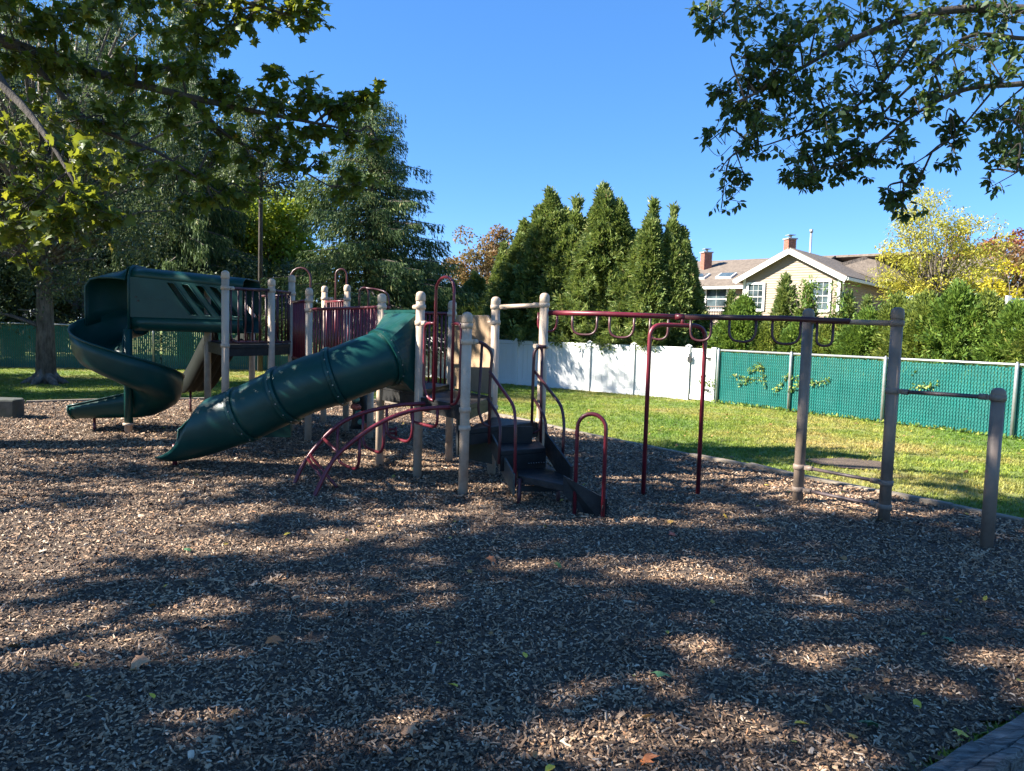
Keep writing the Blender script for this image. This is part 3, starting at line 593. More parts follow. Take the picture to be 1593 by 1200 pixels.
clump_tree('dark_bush', at(330, 25.5), 3.6, 2.1, (3.0, 1.3, 1.9), 'dark leafy bush behind the fence seen under the slide tunnel', MAT['juniper'], clumps=44, per=300, leaf=(.08, .15), cr=.65, trunk_r=.08)
clump_tree('dark_bush', at(130, 25), 4.6, 2.6, (3.6, 1.3, 2.4), 'dark leafy bush behind the fence right of the stout trunk', MAT['juniper'], clumps=56, per=300, leaf=(.08, .15), cr=.7, trunk_r=.08)
clump_tree('dark_bush', at(-60, 24), 4.2, 2.4, (3.0, 1.3, 2.2), 'dark leafy bush behind the fence at the left edge of the photo', MAT['juniper'], clumps=50, per=300, leaf=(.08, .15), cr=.7, trunk_r=.08)
clump_tree('autumn_tree', at(752, 46), top(752, 355, 46), 5.0, (2.4, 2.2, 2.7), 'rust and olive autumn tree between the drooping spruce and the arborvitae row', MAT['ochre'], clumps=50, per=300, leaf=(.12, .24), cr=.75, trunk_r=.15)
# arborvitae row behind the white fence
def behind(px, off, A=None, d_=None):
    p, k = on_line(px, A or whA, d_ or wdir); n_ = -wn if d_ is None else -tn; v = p.normalized()
    # move back along the line of sight until off metres behind the fence
    q = p+v*(off/max(.2, v.dot(n_))); return Vector((q.x, q.y, 0))
tj = []
specs = [(1003, 338, 1.25, 'arborvitae with a pointed leader, right of the tallest one in the row', 1.0, 4), (932, 290, 1.55, 'tallest arborvitae of the row behind the white fence', 1.15, 5), (850, 295, 1.55, 'second tallest arborvitae with a bushy spire, left of the gap in the row', 1.3, 3)]
for px, py, rr, lab, off, ld in specs:
    l = behind(px, off); tj.append(thuja('arborvitae', l, top(px, py, l.y), rr, lab, MAT['thuja'], n=8500, leaders=ld+4, low=1.2, group='arborvitae behind the white fence'))
for px, py, pr, lab, off, s_ in ((888, 338, 0, 'narrow arborvitae spire between the two tallest of the row', 1.5, 1.15), (966, 352, 2, 'arborvitae just right of the tallest, merging into its flank', 1.5, 1.0), (1036, 350, 0, 'arborvitae second from the right end of the row', 1.2, .8), (1056, 380, 2, 'rightmost arborvitae of the row, beside the beige house', 1.2, .6),
                                 (812, 352, 1, 'arborvitae left of the second tallest, with shaded lower boughs', 1.6, 1.05), (985, 366, 1, 'low arborvitae filling the gap between the tallest and its right neighbour', 1.4, .9), (905, 362, 2, 'low arborvitae filling the gap left of the tallest', 1.3, .9), (778, 400, 0, 'lower arborvitae near the left end of the row', 1.8, .9), (738, 428, 1, 'lowest arborvitae at the left end of the row below the autumn tree', 2.0, .75), (700, 440, 2, 'small arborvitae in the shade beside the drooping spruce', 2.6, .8)):
    l = behind(px, off); src = tj[pr]; h_src = {0: top(1008, 342, tj[0].location.y), 1: top(935, 295, tj[1].location.y), 2: top(850, 300, tj[2].location.y)}[pr]
    dup(src, l, rng.uniform(0, 6.28), lab, s_, top(px, py, l.y)/h_src/s_)
# hedge behind the teal fence
hl = behind(1150, 1.35, tealA, tdir); hA = thuja('cypress_shrub', hl, 2.35, .98, 'dense green cypress shrub behind the left end of the sunlit teal fence', MAT['hedge'], n=6500, leaders=8, low=.1, lumps=4, loose=1.3, pw=1.9, leaf=(.05, .13), group='cypress shrubs behind the sunlit teal fence')
hl = behind(1430, 1.45, tealA, tdir); hB = thuja('cypress_shrub', hl, 2.35, 1.05, 'broad bright cypress shrub under the airy yellow tree', MAT['hedge_warm'], n=7000, leaders=9, low=.1, lumps=3, loose=1.3, pw=1.8, leaf=(.05, .13), group='cypress shrubs behind the sunlit teal fence')
for px, py, src, s_, lab in ((1105, 512, 0, .75, 'low cypress shrub beside the white gate, below the house balcony'), (1195, 496, 1, .8, 'cypress shrub below the left window of the house gable'), (1240, 498, 0, .85, 'cypress shrub behind the near post, below the gap between the windows'), (1290, 497, 1, .85, 'cypress shrub below the right window of the house gable'),
                            (1340, 488, 0, .9, 'cypress shrub in front of the shaded side wall of the house'), (1385, 465, 1, .8, 'cypress shrub behind the top of the tall middle post'), (1475, 450, 0, 1.0, 'tall cypress shrub right of the airy yellow tree stem'), (1520, 462, 1, .9, 'cypress shrub below the golden bush'),
                            (1570, 478, 0, 1.0, 'cypress shrub before the white railing at the right edge'), (1630, 480, 1, 1.0, 'cypress shrub just outside the right edge of the photo'), (1700, 480, 0, 1.0, 'last cypress shrub beyond the right edge of the photo')):
    l = behind(px, 1.3+.35*random.random(), tealA, tdir); dup((hA, hB)[src], l, rng.uniform(0, 6.28), lab, s_, top(px, py, l.y)/2.5/s_)
sl_ = behind(1213, 1.9, tealA, tdir); sA = thuja('young_arborvitae', sl_, top(1213, 440, sl_.y), .42, 'small dark cone-shaped arborvitae under the left of the two gable windows', MAT['thuja'], n=1500, leaders=0, low=.3, lumps=3, leaf=(.06, .12), group='small cone-shaped arborvitae before the house'); h_ = top(1213, 440, sl_.y)
for px, py, s_, lab in ((1132, 462, .9, 'small cone-shaped arborvitae beside the downspout, left of the gable'), (1243, 455, .9, 'slim young arborvitae between the two gable windows'), (1312, 468, .9, 'small cone-shaped arborvitae at the right corner of the gable'), (1338, 472, .75, 'small pale cone-shaped arborvitae beside the shaded wall')):
    l = behind(px, 1.8, tealA, tdir); dup(sA, l, rng.uniform(0, 6), lab, s_, top(px, py, l.y)/h_/s_)
# tall sparse sprigs
for px, py, lab in ((1243, 425, 'thin upright leafy sapling before the middle of the house gable'), (1372, 447, 'thin leafy sapling before the shaded wall of the house'), (1296, 432, 'thin leafy sapling at the right edge of the gable window')):
    l = behind(px, 1.6, tealA, tdir); H_ = top(px, py, l.y); clump_tree('sapling', l, H_, H_*.72, (.32, .3, H_*.27), lab, MAT['hedge'], clumps=16, per=34, leaf=(.07, .14), cr=.2, trunk_r=.025, wid=.35, hollow=.1, fork=.5, group='saplings before the house')
yl = at(1452, 23); H_ = top(1460, 303, 23)
clump_tree('yellow_tree', yl, H_, 4.1, (1.9, 1.6, 2.1), 'airy pale yellow tree standing in front of the house roof on the right', MAT['yellow'], clumps=115, per=160, leaf=(.06, .12), cr=.40, trunk_r=.06, stems=3, wid=.42, hollow=.15, fork=.3)
gl = at(1560, 21); clump_tree('golden_bush', gl, 3.7, 2.7, (1.15, .9, 1.3), 'bright golden yellow bush at the right, above the white railing', MAT['gold'], clumps=30, per=150, leaf=(.06, .12), cr=.34, trunk_r=.05, stems=2)
clump_tree('russet_tree', at(1555, 42), 8.2, 5.4, (4.2, 2.5, 2.6), 'dark russet autumn tree at the right edge behind the golden bush', MAT['russet'], clumps=80, per=260, leaf=(.12, .24), cr=.75, trunk_r=.2)
clump_tree('russet_tree', at(1640, 36), 7.0, 4.6, (3.4, 2.5, 2.4), 'olive and russet tree beyond the right edge of the photo', MAT['ochre'], clumps=50, per=240, leaf=(.12, .24), cr=.75, trunk_r=.2)
# vine on the teal fence
vg = empty('climbing_vine', on_line(1190, tealA, tdir)[0].to_3d(), 'sparse green vine tendrils growing through the teal fence slats', 'vine')
vs, st_ = [], MB()
for x0, y0, x1, y1 in ((1138, 585, 1182, 592), (1180, 565, 1190, 600), (1205, 610, 1222, 585), (1222, 590, 1262, 588), (1228, 606, 1248, 596), (1262, 600, 1288, 590), (1150, 600, 1165, 588), (1420, 604, 1452, 600), (1165, 575, 1185, 570)):
    prev = None
    for t_ in np.linspace(0, 1, 9):
        px = x0+(x1-x0)*t_; py = y0+(y1-y0)*t_+random.uniform(-2, 2); p2, _ = on_line(px, tealA, tdir); p2 = p2+tn*.03; z = h_at(px, py, p2); q = Vector((p2.x, p2.y, z))
        if prev is not None: st_.tube([prev, q], .004, 4, caps=False)
        prev = q
        for _ in range(5): vs.append(tuple(q+Vector((random.gauss(0, .03), random.gauss(0, .012), random.gauss(0, .03)))+tn.to_3d()*.01))
vs = np.array(vs); V, F = stamp(OVATE_V, OVATE_F, vs, rng.normal(0, 1, vs.shape)+np.array([0, 0, -.4]), np.tile(np.array([tn.x, tn.y, .4]), (len(vs), 1))+rng.normal(0, .3, vs.shape), rng.uniform(.035, .07, len(vs)))
o = link('vine_leaves', np_mesh('vine_leaves', V-np.array(vg.location), F, np.repeat(rng.random(len(vs)), len(OVATE_F))), MAT['hedge'], vg, kind='stuff'); st_.build('stem', MAT['bark_dark'], vg)
vsum = None
# low weeds along the fence foot
pts = [];
for k in np.linspace(0, 9, 160):
    p2 = tealA+tdir*k+tn*random.uniform(.03, .16)
    for _ in range(6): pts.append((p2.x+random.gauss(0, .05), p2.y+random.gauss(0, .05), random.uniform(.0, .06)))
pts = np.array(pts); V, F = stamp(OVATE_V, OVATE_F, pts, rng.normal(0, 1, pts.shape)+np.array([0, 0, 1.2]), rng.normal(0, 1, pts.shape), rng.uniform(.03, .08, len(pts)))
link('fence_foot_weeds', np_mesh('fence_foot_weeds', V, F, np.repeat(rng.random(len(pts)), len(OVATE_F))), MAT['hedge'], kind='stuff')

# ================================================================== OVERHANGING LEAFY BRANCHES
def leafy(tree, limbs, clumps_, tv, tf, mat, size, per, twigs, in_view, tk=.014):
    """limbs: list of (path, r0, r1); clumps_: (centre, radius). Twigs run from the nearest limb point through each clump, leaves hang along them"""
    lp = np.concatenate([np.array([tuple(q) for q in crom(pth, 10)]) for pth, _, _ in limbs]); wd = MB(); wd2 = MB()
    for pth, ra, rb in limbs:
        c_ = crom(pth, 10); n = len(c_); wd.tube(c_, [ra+(rb-ra)*i/(n-1) for i in range(n)], 8)
    pos, axs, nrs = [], [], []
    for c, r, dn in clumps_:
        c = np.array(c); j = np.argsort(((lp-c)**2).sum(1)+0*rng.random(len(lp)))[:6]; b0 = lp[j[rng.integers(0, 6)]]
        m_ = (b0+c)/2+rng.normal(0, .06, 3)+np.array([0, 0, .08]); wd2.tube(crom([b0, m_, c], 4)[:9], [tk]*3+[tk*.75]*3+[tk*.5]*3, 5, caps=False)
        for _ in range(int(twigs*dn)):
            e = c+unit(rng.normal(0, 1, 3)*np.array([1, 1, .75]))*r*rng.uniform(.45, 1.15); s_ = b0+(c-b0)*rng.uniform(.45, 1.0); mm = (s_+e)/2+rng.normal(0, .05, 3)+np.array([0, 0, .05*r])
            pth = np.array([tuple(q) for q in crom([s_, mm, e], 5)]); wd2.tube([Vector(q) for q in pth], [tk*.35]*4+[tk*.25]*4+[tk*.17]*3, 4, caps=False)
            k = int(per*rng.uniform(.6, 1.4)); t_ = rng.uniform(.25, 1, k)*(len(pth)-1); i0 = np.minimum(t_.astype(int), len(pth)-2); fr = (t_-i0)[:, None]
            q = pth[i0]*(1-fr)+pth[i0+1]*fr; dr = unit(pth[i0+1]-pth[i0])
            ax = dr*.5+rng.normal(0, .65, (k, 3))+np.array([0, 0, -.45]); pos.append(q+unit(ax)*size*.15); axs.append(ax); nrs.append(rng.normal(0, .55, (k, 3))+np.array([0, 0, 1]))
    pos, axs, nrs = map(np.concatenate, (pos, axs, nrs)); print(tree['label'][:20], 'leaves', len(pos)); o_ = np.array(tree.location)
    lf_rnd = np.clip(rng.beta(1.6, 2.2, len(pos)), 0, 1); sz = size*rng.uniform(.6, 1.2, len(pos))
    # nearest leaves in view become parts of their own
    v = pos-np.array([0, 0, HC]); zf = v@np.array(fw); sx = v@np.array(rt)/zf*FPX; sy = v@np.array(up)/zf*FPX
    vis = (zf > 0) & (np.abs(sx) < 790) & (np.abs(sy) < 595); order = np.argsort(np.where(vis, zf/sz, 1e9)); near = order[:290] if in_view else []
    mask = np.ones(len(pos), bool); mask[near] = False
    V, F = stamp(tv, tf, pos[mask], axs[mask], nrs[mask], sz[mask])
    link('foliage', np_mesh('foliage', V-o_, F, np.repeat(lf_rnd[mask], len(tf))), mat, tree, kind='stuff')
    kinds = []
    for i in range(10): kinds.append(np_mesh('leaf', tv*size, tf, np.full(len(tf), (i+.5)/10)))
    for me in kinds: me.materials.append(mat)
    for i in near:
        x_ = Vector(axs[i]).normalized(); y_ = Vector(nrs[i]).cross(x_).normalized(); z_ = x_.cross(y_); s_ = sz[i]/size
        o = bpy.data.objects.new('leaf', kinds[min(9, int(lf_rnd[i]*10))]); C.objects.link(o); o.parent = tree
        mw = Matrix((x_*s_, y_*s_, z_*s_)).transposed().to_4x4(); mw.translation = Vector(pos[i]-o_); o.matrix_local = mw
    wd.build('branch', MAT['bark_dark'], tree, fix=False); wd2.build('twigs', MAT['bark_dark'], tree, fix=False, kind='stuff')
# --- maple, trunk just outside the left of the frame
mt = empty('maple_tree', (-8.4, 8.4, 0), 'big maple reaching leafy boughs over the slides from the left edge', 'tree')
MB().tube(crom([(-8.4, 8.4, -.1), (-8.35, 8.4, 1.2), (-8.3, 8.45, 3.2), (-8.1, 8.4, 6.0), (-8.2, 8.5, 9.5)], 5), [.34]*5+[.30]*5+[.25]*5+[.16]*5+[.05], 12).build('trunk', MAT['bark'], mt)
ML = [([(-8.3, 8.4, 3.6), P(-120, 20, 8.5), P(0, 62, 8.6), P(130, 108, 8.8), P(290, 150, 9.0), P(420, 178, 9.1), P(560, 205, 9.2)], .10, .010),
      ([(-8.2, 8.4, 5.2), P(-60, -180, 8.2), P(120, -70, 8.4), P(300, -20, 8.6), P(470, 30, 8.8)], .09, .010),
      ([(-8.3, 8.4, 3.4), P(-100, 60, 7.4), P(20, 150, 7.2), P(90, 240, 7.0), P(140, 330, 6.9)], .07, .008),
      ([P(30, 75, 8.6), P(140, 190, 8.7), P(250, 240, 8.8), P(340, 300, 8.9)], .04, .008),
      ([P(290, 150, 9.0), P(360, 215, 9.2), P(440, 250, 9.3), P(530, 300, 9.4)], .03, .006),
      ([(-8.2, 8.4, 6.2), (-6.2, 7.3, 7.6), (-4.5, 6.6, 8.4), (-3, 6.0, 8.8)], .10, .02), ([(-8.2, 8.4, 6.0), (-7.2, 6.4, 7.5), (-6.0, 4.4, 8.2), (-5, 3, 8.2)], .10, .02),
      ([(-8.2, 8.4, 7.0), (-9.5, 7, 8.4), (-10.5, 5.5, 9)], .09, .02), ([(-8.2, 8.4, 5.0), (-10, 9.6, 6.2), (-11.5, 10.2, 6.8)], .09, .02), ([(-8.2, 8.4, 5.0), (-9.6, 6.4, 5.8), (-10.6, 4.8, 6)], .08, .02),
      ([(-8.2, 8.4, 8.5), (-8.0, 8.0, 10), (-7.6, 7.6, 11)], .06, .02)]
MC = []
for px, py, Y_, r_, dn in ((20, 20, 8.4, .6, 1), (90, 30, 8.5, .55, 1), (160, 20, 8.6, .55, 1), (235, 15, 8.7, .55, 1), (310, 12, 8.8, .5, 1), (380, 20, 8.8, .45, 1), (440, 22, 8.8, .38, 1), (482, 22, 8.8, .25, .8), (300, 62, 8.8, .4, .8), (352, 60, 8.8, .3, .6), (30, 90, 8.6, .55, 1), (110, 105, 8.6, .55, 1), (190, 100, 8.8, .5, 1), (260, 105, 8.9, .45, 1),
                           (330, 120, 9, .40, .9), (375, 150, 9.1, .42, 1), (430, 155, 9.1, .36, .9), (425, 110, 9.2, .16, .5), (480, 150, 9.1, .33, .9), (520, 165, 9.2, .3, .9), (560, 160, 9.2, .22, .8), (585, 145, 9.2, .13, .5), (540, 210, 9.2, .33, .9), (480, 205, 9.2, .33, .9), (590, 225, 9.2, .18, .6), (420, 205, 9.1, .35, .8),
                           (330, 195, 9, .42, .9), (260, 185, 8.9, .45, .9), (190, 190, 8.8, .45, .9), (110, 190, 8.5, .5, .9), (30, 180, 8.0, .55, 1), (40, 260, 7.3, .45, 1), (120, 260, 7.2, .42, 1), (140, 320, 6.9, .35, 1), (90, 350, 6.8, .33, 1), (30, 330, 7.0, .4, .9), (190, 270, 8, .4, .7), (260, 260, 8.8, .4, .6), (330, 255, 9, .35, .7), (390, 245, 9.2, .35, .7), (385, 300, 9.2, .22, .5), (345, 305, 9, .2, .5), (450, 250, 9.3, .25, .5), (560, 285, 9.4, .26, .5), (535, 300, 9.4, .16, .4), (285, 310, 8.9, .22, .4), (500, 250, 9.4, .2, .4), (20, 400, 7.2, .25, .5)):
    MC.append((P(px, py, Y_), r_, dn))
while len(MC) < 48+60:      # the part of the crown outside the frame, which shades the chips
    q = rng.normal(0, 1, 3); q = q/np.linalg.norm(q)*rng.uniform(.55, 1.0); c = np.array([-8.6, 7.2, 5.6])+q*np.array([3.6, 3.6, 2.6])
    v = c-np.array([0, 0, HC]); z_ = v@np.array(fw); py = 600-(v@np.array(up))/max(z_, .01)*FPX; px = 796+(v@np.array(rt))/max(z_, .01)*FPX
    if z_ > 0 and py > -80 and px > -80: continue
    MC.append((tuple(c), rng.uniform(.55, .95), 1.7))
for _ in range(14): MC.append(((rng.uniform(-11, -8.2), rng.uniform(8.4, 10.2), rng.uniform(3.4, 6.4)), .7, 1.5))  # unseen clumps added to shade the tunnel of the spiral slide
leafy(mt, ML, MC, MAPLE_V, MAPLE_F, MAT['maple'], .105, 12, 14, True)
# --- second maple added further left, wholly outside the frame, crown shaped to shade the chips
m2 = empty('maple_tree', (-9.0, 1.6, 0), 'broad shade tree standing outside the left of the photo', 'tree')
MB().tube(crom([(-9, 1.6, -.1), (-9, 1.6, 2), (-8.8, 1.7, 4), (-8.9, 1.8, 7)], 5), [.36]*5+[.32]*5+[.26]*5+[.1], 12).build('trunk', MAT['bark'], m2)
M2L = [([(-8.9, 1.7, 3.5), (-7.5, 3.2, 5.5), (-5.8, 4.4, 7)], .06, .012), ([(-8.9, 1.7, 4), (-7, .8, 6), (-5.5, .2, 7.4)], .06, .012), ([(-8.9, 1.7, 4.4), (-10, 3.4, 6.4), (-11, 4.4, 8)], .06, .012), ([(-8.9, 1.7, 4.6), (-9.6, -.6, 6.6), (-9.8, -1.8, 8)], .06, .012), ([(-8.9, 1.7, 5), (-8, 2.4, 7.6), (-7.4, 3, 9.6)], .06, .012)]
M2C = []
while len(M2C) < 128:
    q = rng.normal(0, 1, 3); q = q/np.linalg.norm(q)*rng.uniform(.3, 1.0); c = np.array([-8.6, 2.6, 8.0])+q*np.array([4.0, 4.6, 3.2])
    if c[1] > 0 and c[0] > -.80*c[1]-1.0: continue
    M2C.append((tuple(c), rng.uniform(.35, .7), .95))
leafy(m2, M2L, M2C, OVATE_V, OVATE_F, MAT['maple'], .17, 13, 16, False)
# --- elm, trunk outside the right of the frame
el = empty('elm_tree', (7.6, 5.6, 0), 'dark elm boughs hanging into the upper right against the sky', 'tree')
MB().tube(crom([(7.6, 5.6, -.1), (7.55, 5.6, 1.5), (7.5, 5.6, 3.4), (7.3, 5.4, 6.5)], 5), [.30]*5+[.26]*5+[.2]*5+[.06], 12).build('trunk', MAT['bark'], el)
EL = [([(7.5, 5.6, 3.3), P(1760, 40, 5.6), P(1593, 15, 5.6), P(1450, 20, 5.6), P(1330, 60, 5.6), P(1240, 110, 5.6), P(1150, 160, 5.5)], .05, .006),
      ([(7.5, 5.6, 3.1), P(1720, 110, 5.4), P(1593, 130, 5.4), P(1500, 140, 5.4), P(1420, 180, 5.4), P(1340, 240, 5.4), P(1220, 282, 5.4)], .030, .003),
      ([P(1450, 20, 5.6), P(1380, 120, 5.5), P(1310, 180, 5.5), P(1210, 220, 5.5), P(1140, 240, 5.5)], .014, .003),
      ([P(1593, 60, 5.6), P(1500, 60, 5.6), P(1400, 150, 5.6), P(1340, 210, 5.6), P(1260, 260, 5.6)], .016, .003),
      ([(7.5, 5.6, 4.0), P(1500, -90, 5.8), P(1300, -60, 5.8), P(1180, -20, 5.8), P(1105, 40, 5.8)], .03, .004),
      ([(7.5, 5.6, 2.9), P(1680, 200, 5.2), P(1610, 230, 5.2), P(1590, 262, 5.2), P(1540, 292, 5.2)], .016, .002),
      ([P(1550, 135, 5.4), P(1480, 215, 5.4), P(1410, 265, 5.4), P(1400, 300, 5.4)], .008, .002),
      ([(7.4, 5.5, 5), (6.6, 4.4, 6.6), (5.6, 3.4, 7.4)], .07, .02), ([(7.4, 5.5, 5), (8.8, 6.4, 6.4), (9.8, 7, 7)], .07, .02), ([(7.4, 5.5, 5.5), (6.4, 6.6, 7.0), (5.4, 7.4, 7.6)], .07, .02)]
EC = []
for px, py, r_, dn in ((1098, 12, .10, .6), (1110, 35, .13, .7), (1150, 30, .15, .8), (1185, 15, .2, 1), (1230, 25, .24, 1), (1280, 20, .26, 1), (1340, 20, .28, 1), (1400, 15, .28, 1), (1460, 30, .28, 1), (1520, 20, .26, 1), (1575, 25, .26, 1), (1190, 68, .2, 1), (1160, 90, .1, .6), (1210, 95, .18, 1), (1170, 120, .13, .7),
                       (1235, 70, .2, 1), (1290, 75, .24, 1), (1345, 80, .26, 1), (1400, 75, .26, 1), (1460, 85, .22, .8), (1520, 80, .2, .7), (1575, 85, .2, .8), (1115, 145, .13, .9), (1135, 180, .16, 1), (1165, 165, .15, .9), (1200, 145, .19, 1), (1245, 130, .2, 1), (1290, 135, .24, 1), (1335, 140, .24, 1), (1385, 135, .22, .9), (1440, 140, .18, .7), (1500, 135, .18, .7), (1560, 125, .2, .8),
                       (1180, 185, .12, .7), (1165, 225, .12, .9), (1195, 195, .12, .6), (1240, 190, .18, .9), (1285, 185, .18, .8), (1330, 190, .18, .8), (1380, 185, .15, .6), (1430, 170, .14, .5), (1255, 235, .18, 1), (1235, 262, .15, .9), (1290, 245, .17, .9), (1330, 235, .16, .8), (1355, 250, .14, .7), (1320, 270, .12, .6), (1260, 285, .1, .6), (1400, 245, .10, .6), (1415, 275, .09, .7), (1405, 220, .1, .5), (1470, 195, .11, .6), (1480, 215, .08, .5),
                       (1100, 222, .06, .35), (1118, 268, .06, .3), (1160, 280, .05, .5), (1122, 325, .08, .35), (1530, 190, .1, .6), (1570, 205, .16, .9), (1545, 225, .1, .6), (1590, 240, .14, .8), (1560, 250, .09, .5), (1575, 180, .12, .7), (1495, 265, .04, .3), (1540, 292, .05, .3), (1385, 312, .06, .5), (1405, 335, .05, .4), (1420, 298, .04, .3)):
    EC.append((P(px, py, 5.45+random.uniform(-.25, .45)), r_, dn))
for _ in range(40):
    q = rng.normal(0, 1, 3); q = q/np.linalg.norm(q)*rng.uniform(.4, 1.0); c = np.array([7.8, 6, 6.6])+q*np.array([2.4, 2.4, 1.6]); EC.append((tuple(c), rng.uniform(.4, .7), 1.6))
leafy(el, EL, EC, OVATE_V, OVATE_F, MAT['elm'], .056, 14, 13, True, .008)

# ================================================================== HOUSE
m, nt, b = newmat('asphalt_shingle'); v = tex(nt, 'Voronoi', 9.0); n = tex(nt, 'Noise', 3.0, Detail=6.0)
c = mix(nt, 0.5, ramp(nt, v.outputs['Color'], [(0, (0.085, 0.066, 0.05)), (1, (0.19, 0.15, 0.115))]), ramp(nt, n.outputs['Fac'], [(0.3, (0.09, 0.07, 0.055)), (0.7, (0.18, 0.145, 0.115))]))
nt.links.new(c, b.inputs['Base Color']); b.inputs['Roughness'].default_value = 0.95; bump(nt, b, v.outputs['Distance'], 0.5, 0.03); MAT['shingle'] = m
MAT['siding'] = plain('beige_lap_siding', (0.27, 0.205, 0.14), 0.6, 0.05, 1.0)
MAT['trim'] = plain('white_trim', (0.62, 0.61, 0.58), 0.5, 0.04, 2)
MAT['brick'] = plain('red_chimney_brick', (0.30, 0.12, 0.08), 0.9, 0.3, 5)
MAT['mortar'] = plain('grey_mortar', (0.30, 0.28, 0.26), 0.95)
m, nt, b = newmat('window_glass'); b.inputs['Base Color'].default_value = (0.05, 0.08, 0.10, 1); b.inputs['Roughness'].default_value = 0.06; b.inputs['Specular IOR Level'].default_value = 0.5
nz = tex(nt, 'Noise', 1.2, Detail=3.0); nt.links.new(ramp(nt, nz.outputs['Fac'], [(0.4, (0.02, 0.03, 0.035)), (0.6, (0.08, 0.11, 0.12))]), b.inputs['Base Color']); MAT['glass'] = m
LC = Vector((P(1156, 460, 40).x, 40.0, 0)); e = Vector((0.75, -0.66, 0)).normalized(); bk = Vector((0.66, 0.75, 0)).normalized(); W = 5.0
hs = empty('beige_house', LC, 'beige two-storey house with white gable trim and brown shingle roof beyond the fence', 'house')
def HP(a, d_, z): return LC+e*a+bk*d_+Vector((0, 0, z))
EZ = zof(1150, 432, 40); AZ = EZ+1.32; RE = HP(W, 0, 0)
def siding(A, B, out, z0, z1, name='siding', gable=None):
    """overlapping lap boards between two ground points; gable=(apex_z) clips them to a triangle above z1"""
    mbx = MB(); d_ = (B-A); L = d_.length; d_ = d_.normalized(); st = 0.13; z = z0; zt = gable or z1
    while z < zt-0.02:
        z2 = min(z+st, zt); f0 = 0 if z <= z1 else (z-z1)/(zt-z1)*.5; f1 = 0 if z2 <= z1 else (z2-z1)/(zt-z1)*.5
        p = [A+d_*L*f0, B-d_*L*f0, B-d_*L*f1, A+d_*L*f1]; zz = [z, z, z2, z2]; o0, o1 = out*0.035, out*0.012
        vs = [Vector((q.x, q.y, h)) for q, h in zip(p, zz)]; outer = [vs[0]+o0, vs[1]+o0, vs[2]+o1, vs[3]+o1]
        mbx.add(outer+vs, [(0, 1, 2, 3), (4, 5, 1, 0), (7, 6, 5, 4)]); z = z2
    mbx.build(name, MAT['siding'], hs, kind='stuff')
fo = -bk; so_ = e
siding(HP(0, 0, 0), HP(W, 0, 0), fo, 0.0, EZ, gable=AZ)
siding(HP(W, 0, 0), HP(W, 10, 0), so_, 0.0, EZ+.0)
siding(HP(-9, 2.2, 0), HP(0, 2.2, 0), fo, 0.0, EZ-.25); siding(HP(0, 0, 0), HP(0, 2.2, 0), -e, 0, EZ-.1)
MB().prism([HP(0.05, 0.05, 0).xy, HP(W-.05, .05, 0).xy, HP(W-.05, 9.95, 0).xy, HP(0.05, 9.95, 0).xy], 0, EZ-.1).prism([HP(-8.9, 2.3, 0).xy, HP(-.01, 2.3, 0).xy, HP(-.01, 9.9, 0).xy, HP(-8.9, 9.9, 0).xy], 0, EZ-.35).build('wall', MAT['siding'], hs)
def roof(name, pts, th=0.14): 
    a, b_, c_ = Vector(pts[0]), Vector(pts[1]), Vector(pts[2]); n = (b_-a).cross(c_-a); n = n if n.z > 0 else -n; MB().plate(pts, n, th).build(name, MAT['shingle'], hs)
ov = .35; sl_w = 1.32/(W/2)
MID = W/2; ridge_back = 9.0
roof('roof', [HP(MID, -ov, AZ+.06), HP(MID, ridge_back, AZ+.06), HP(-ov, ridge_back, EZ-ov*sl_w+.06), HP(-ov, -ov, EZ-ov*sl_w+.06)])
roof('roof', [HP(MID, -ov, AZ+.06), HP(MID, ridge_back, AZ+.06), HP(W+ov, 10.2, EZ-ov*sl_w+.06), HP(W+ov, -ov, EZ-ov*sl_w+.06)])
# main body roof: ridge parallel to the front, higher behind
RZ = AZ+.30; MR = 6.6
roof('roof', [HP(-9.4, MR, RZ), HP(MID, MR, RZ), HP(MID-.4, 2.2-ov, EZ-.30), HP(-9.4, 2.2-ov, EZ-.30)])
roof('roof', [HP(-9.4, MR, RZ), HP(7.5, MR, RZ+.02), HP(7.5, 12, EZ-.3), HP(-9.4, 12, EZ-.3)])
roof('roof', [HP(MID+.5, 5.2, AZ-.3), HP(MID+2.0, 7.2, AZ+.42), HP(MID+5.0, 9.5, EZ+.3), HP(W+ov+.1, 5.0, EZ)])
roof('roof', [HP(7.0, 9.0, AZ+.25), HP(11, 9.0, AZ+.25), HP(11, 5.5, EZ-.1), HP(7.5, 5.5, EZ-.1)])
MB().prism([HP(7.6, 6.2, 0).xy, HP(10.6, 6.2, 0).xy, HP(10.6, 12, 0).xy, HP(7.6, 12, 0).xy], 0, EZ-.05).build('wall', MAT['siding'], hs)
# rake boards, gutters, corner boards
for a0, z0, a1, z1 in ((-ov, EZ-ov*sl_w, MID, AZ), (W+ov, EZ-ov*sl_w, MID, AZ)):
    MB().beam(HP(a0, -ov-.03, z0-.06), HP(a1, -ov-.03, z1-.06), .05, .26).build('rake_board', MAT['trim'], hs)
MB().beam(HP(W+ov+.05, -ov, EZ-ov*sl_w-.02), HP(W+ov+.05, 10, EZ-ov*sl_w-.02), .12, .14).build('gutter', MAT['trim'], hs)
MB().beam(HP(-9.4, 2.2-ov-.06, EZ-.38), HP(-.1, 2.2-ov-.06, EZ-.38), .12, .16).build('gutter', MAT['trim'], hs)
MB().beam(HP(-ov-.05, -ov, EZ-ov*sl_w-.02), HP(-ov-.05, 2.2, EZ-ov*sl_w-.02), .12, .14).build('gutter', MAT['trim'], hs)
for a in (0.06, W-.06): MB().box(HP(a, -.03, EZ/2), (.14, .05, EZ), math.atan2(e.y, e.x)).build('corner_board', MAT['trim'], hs)
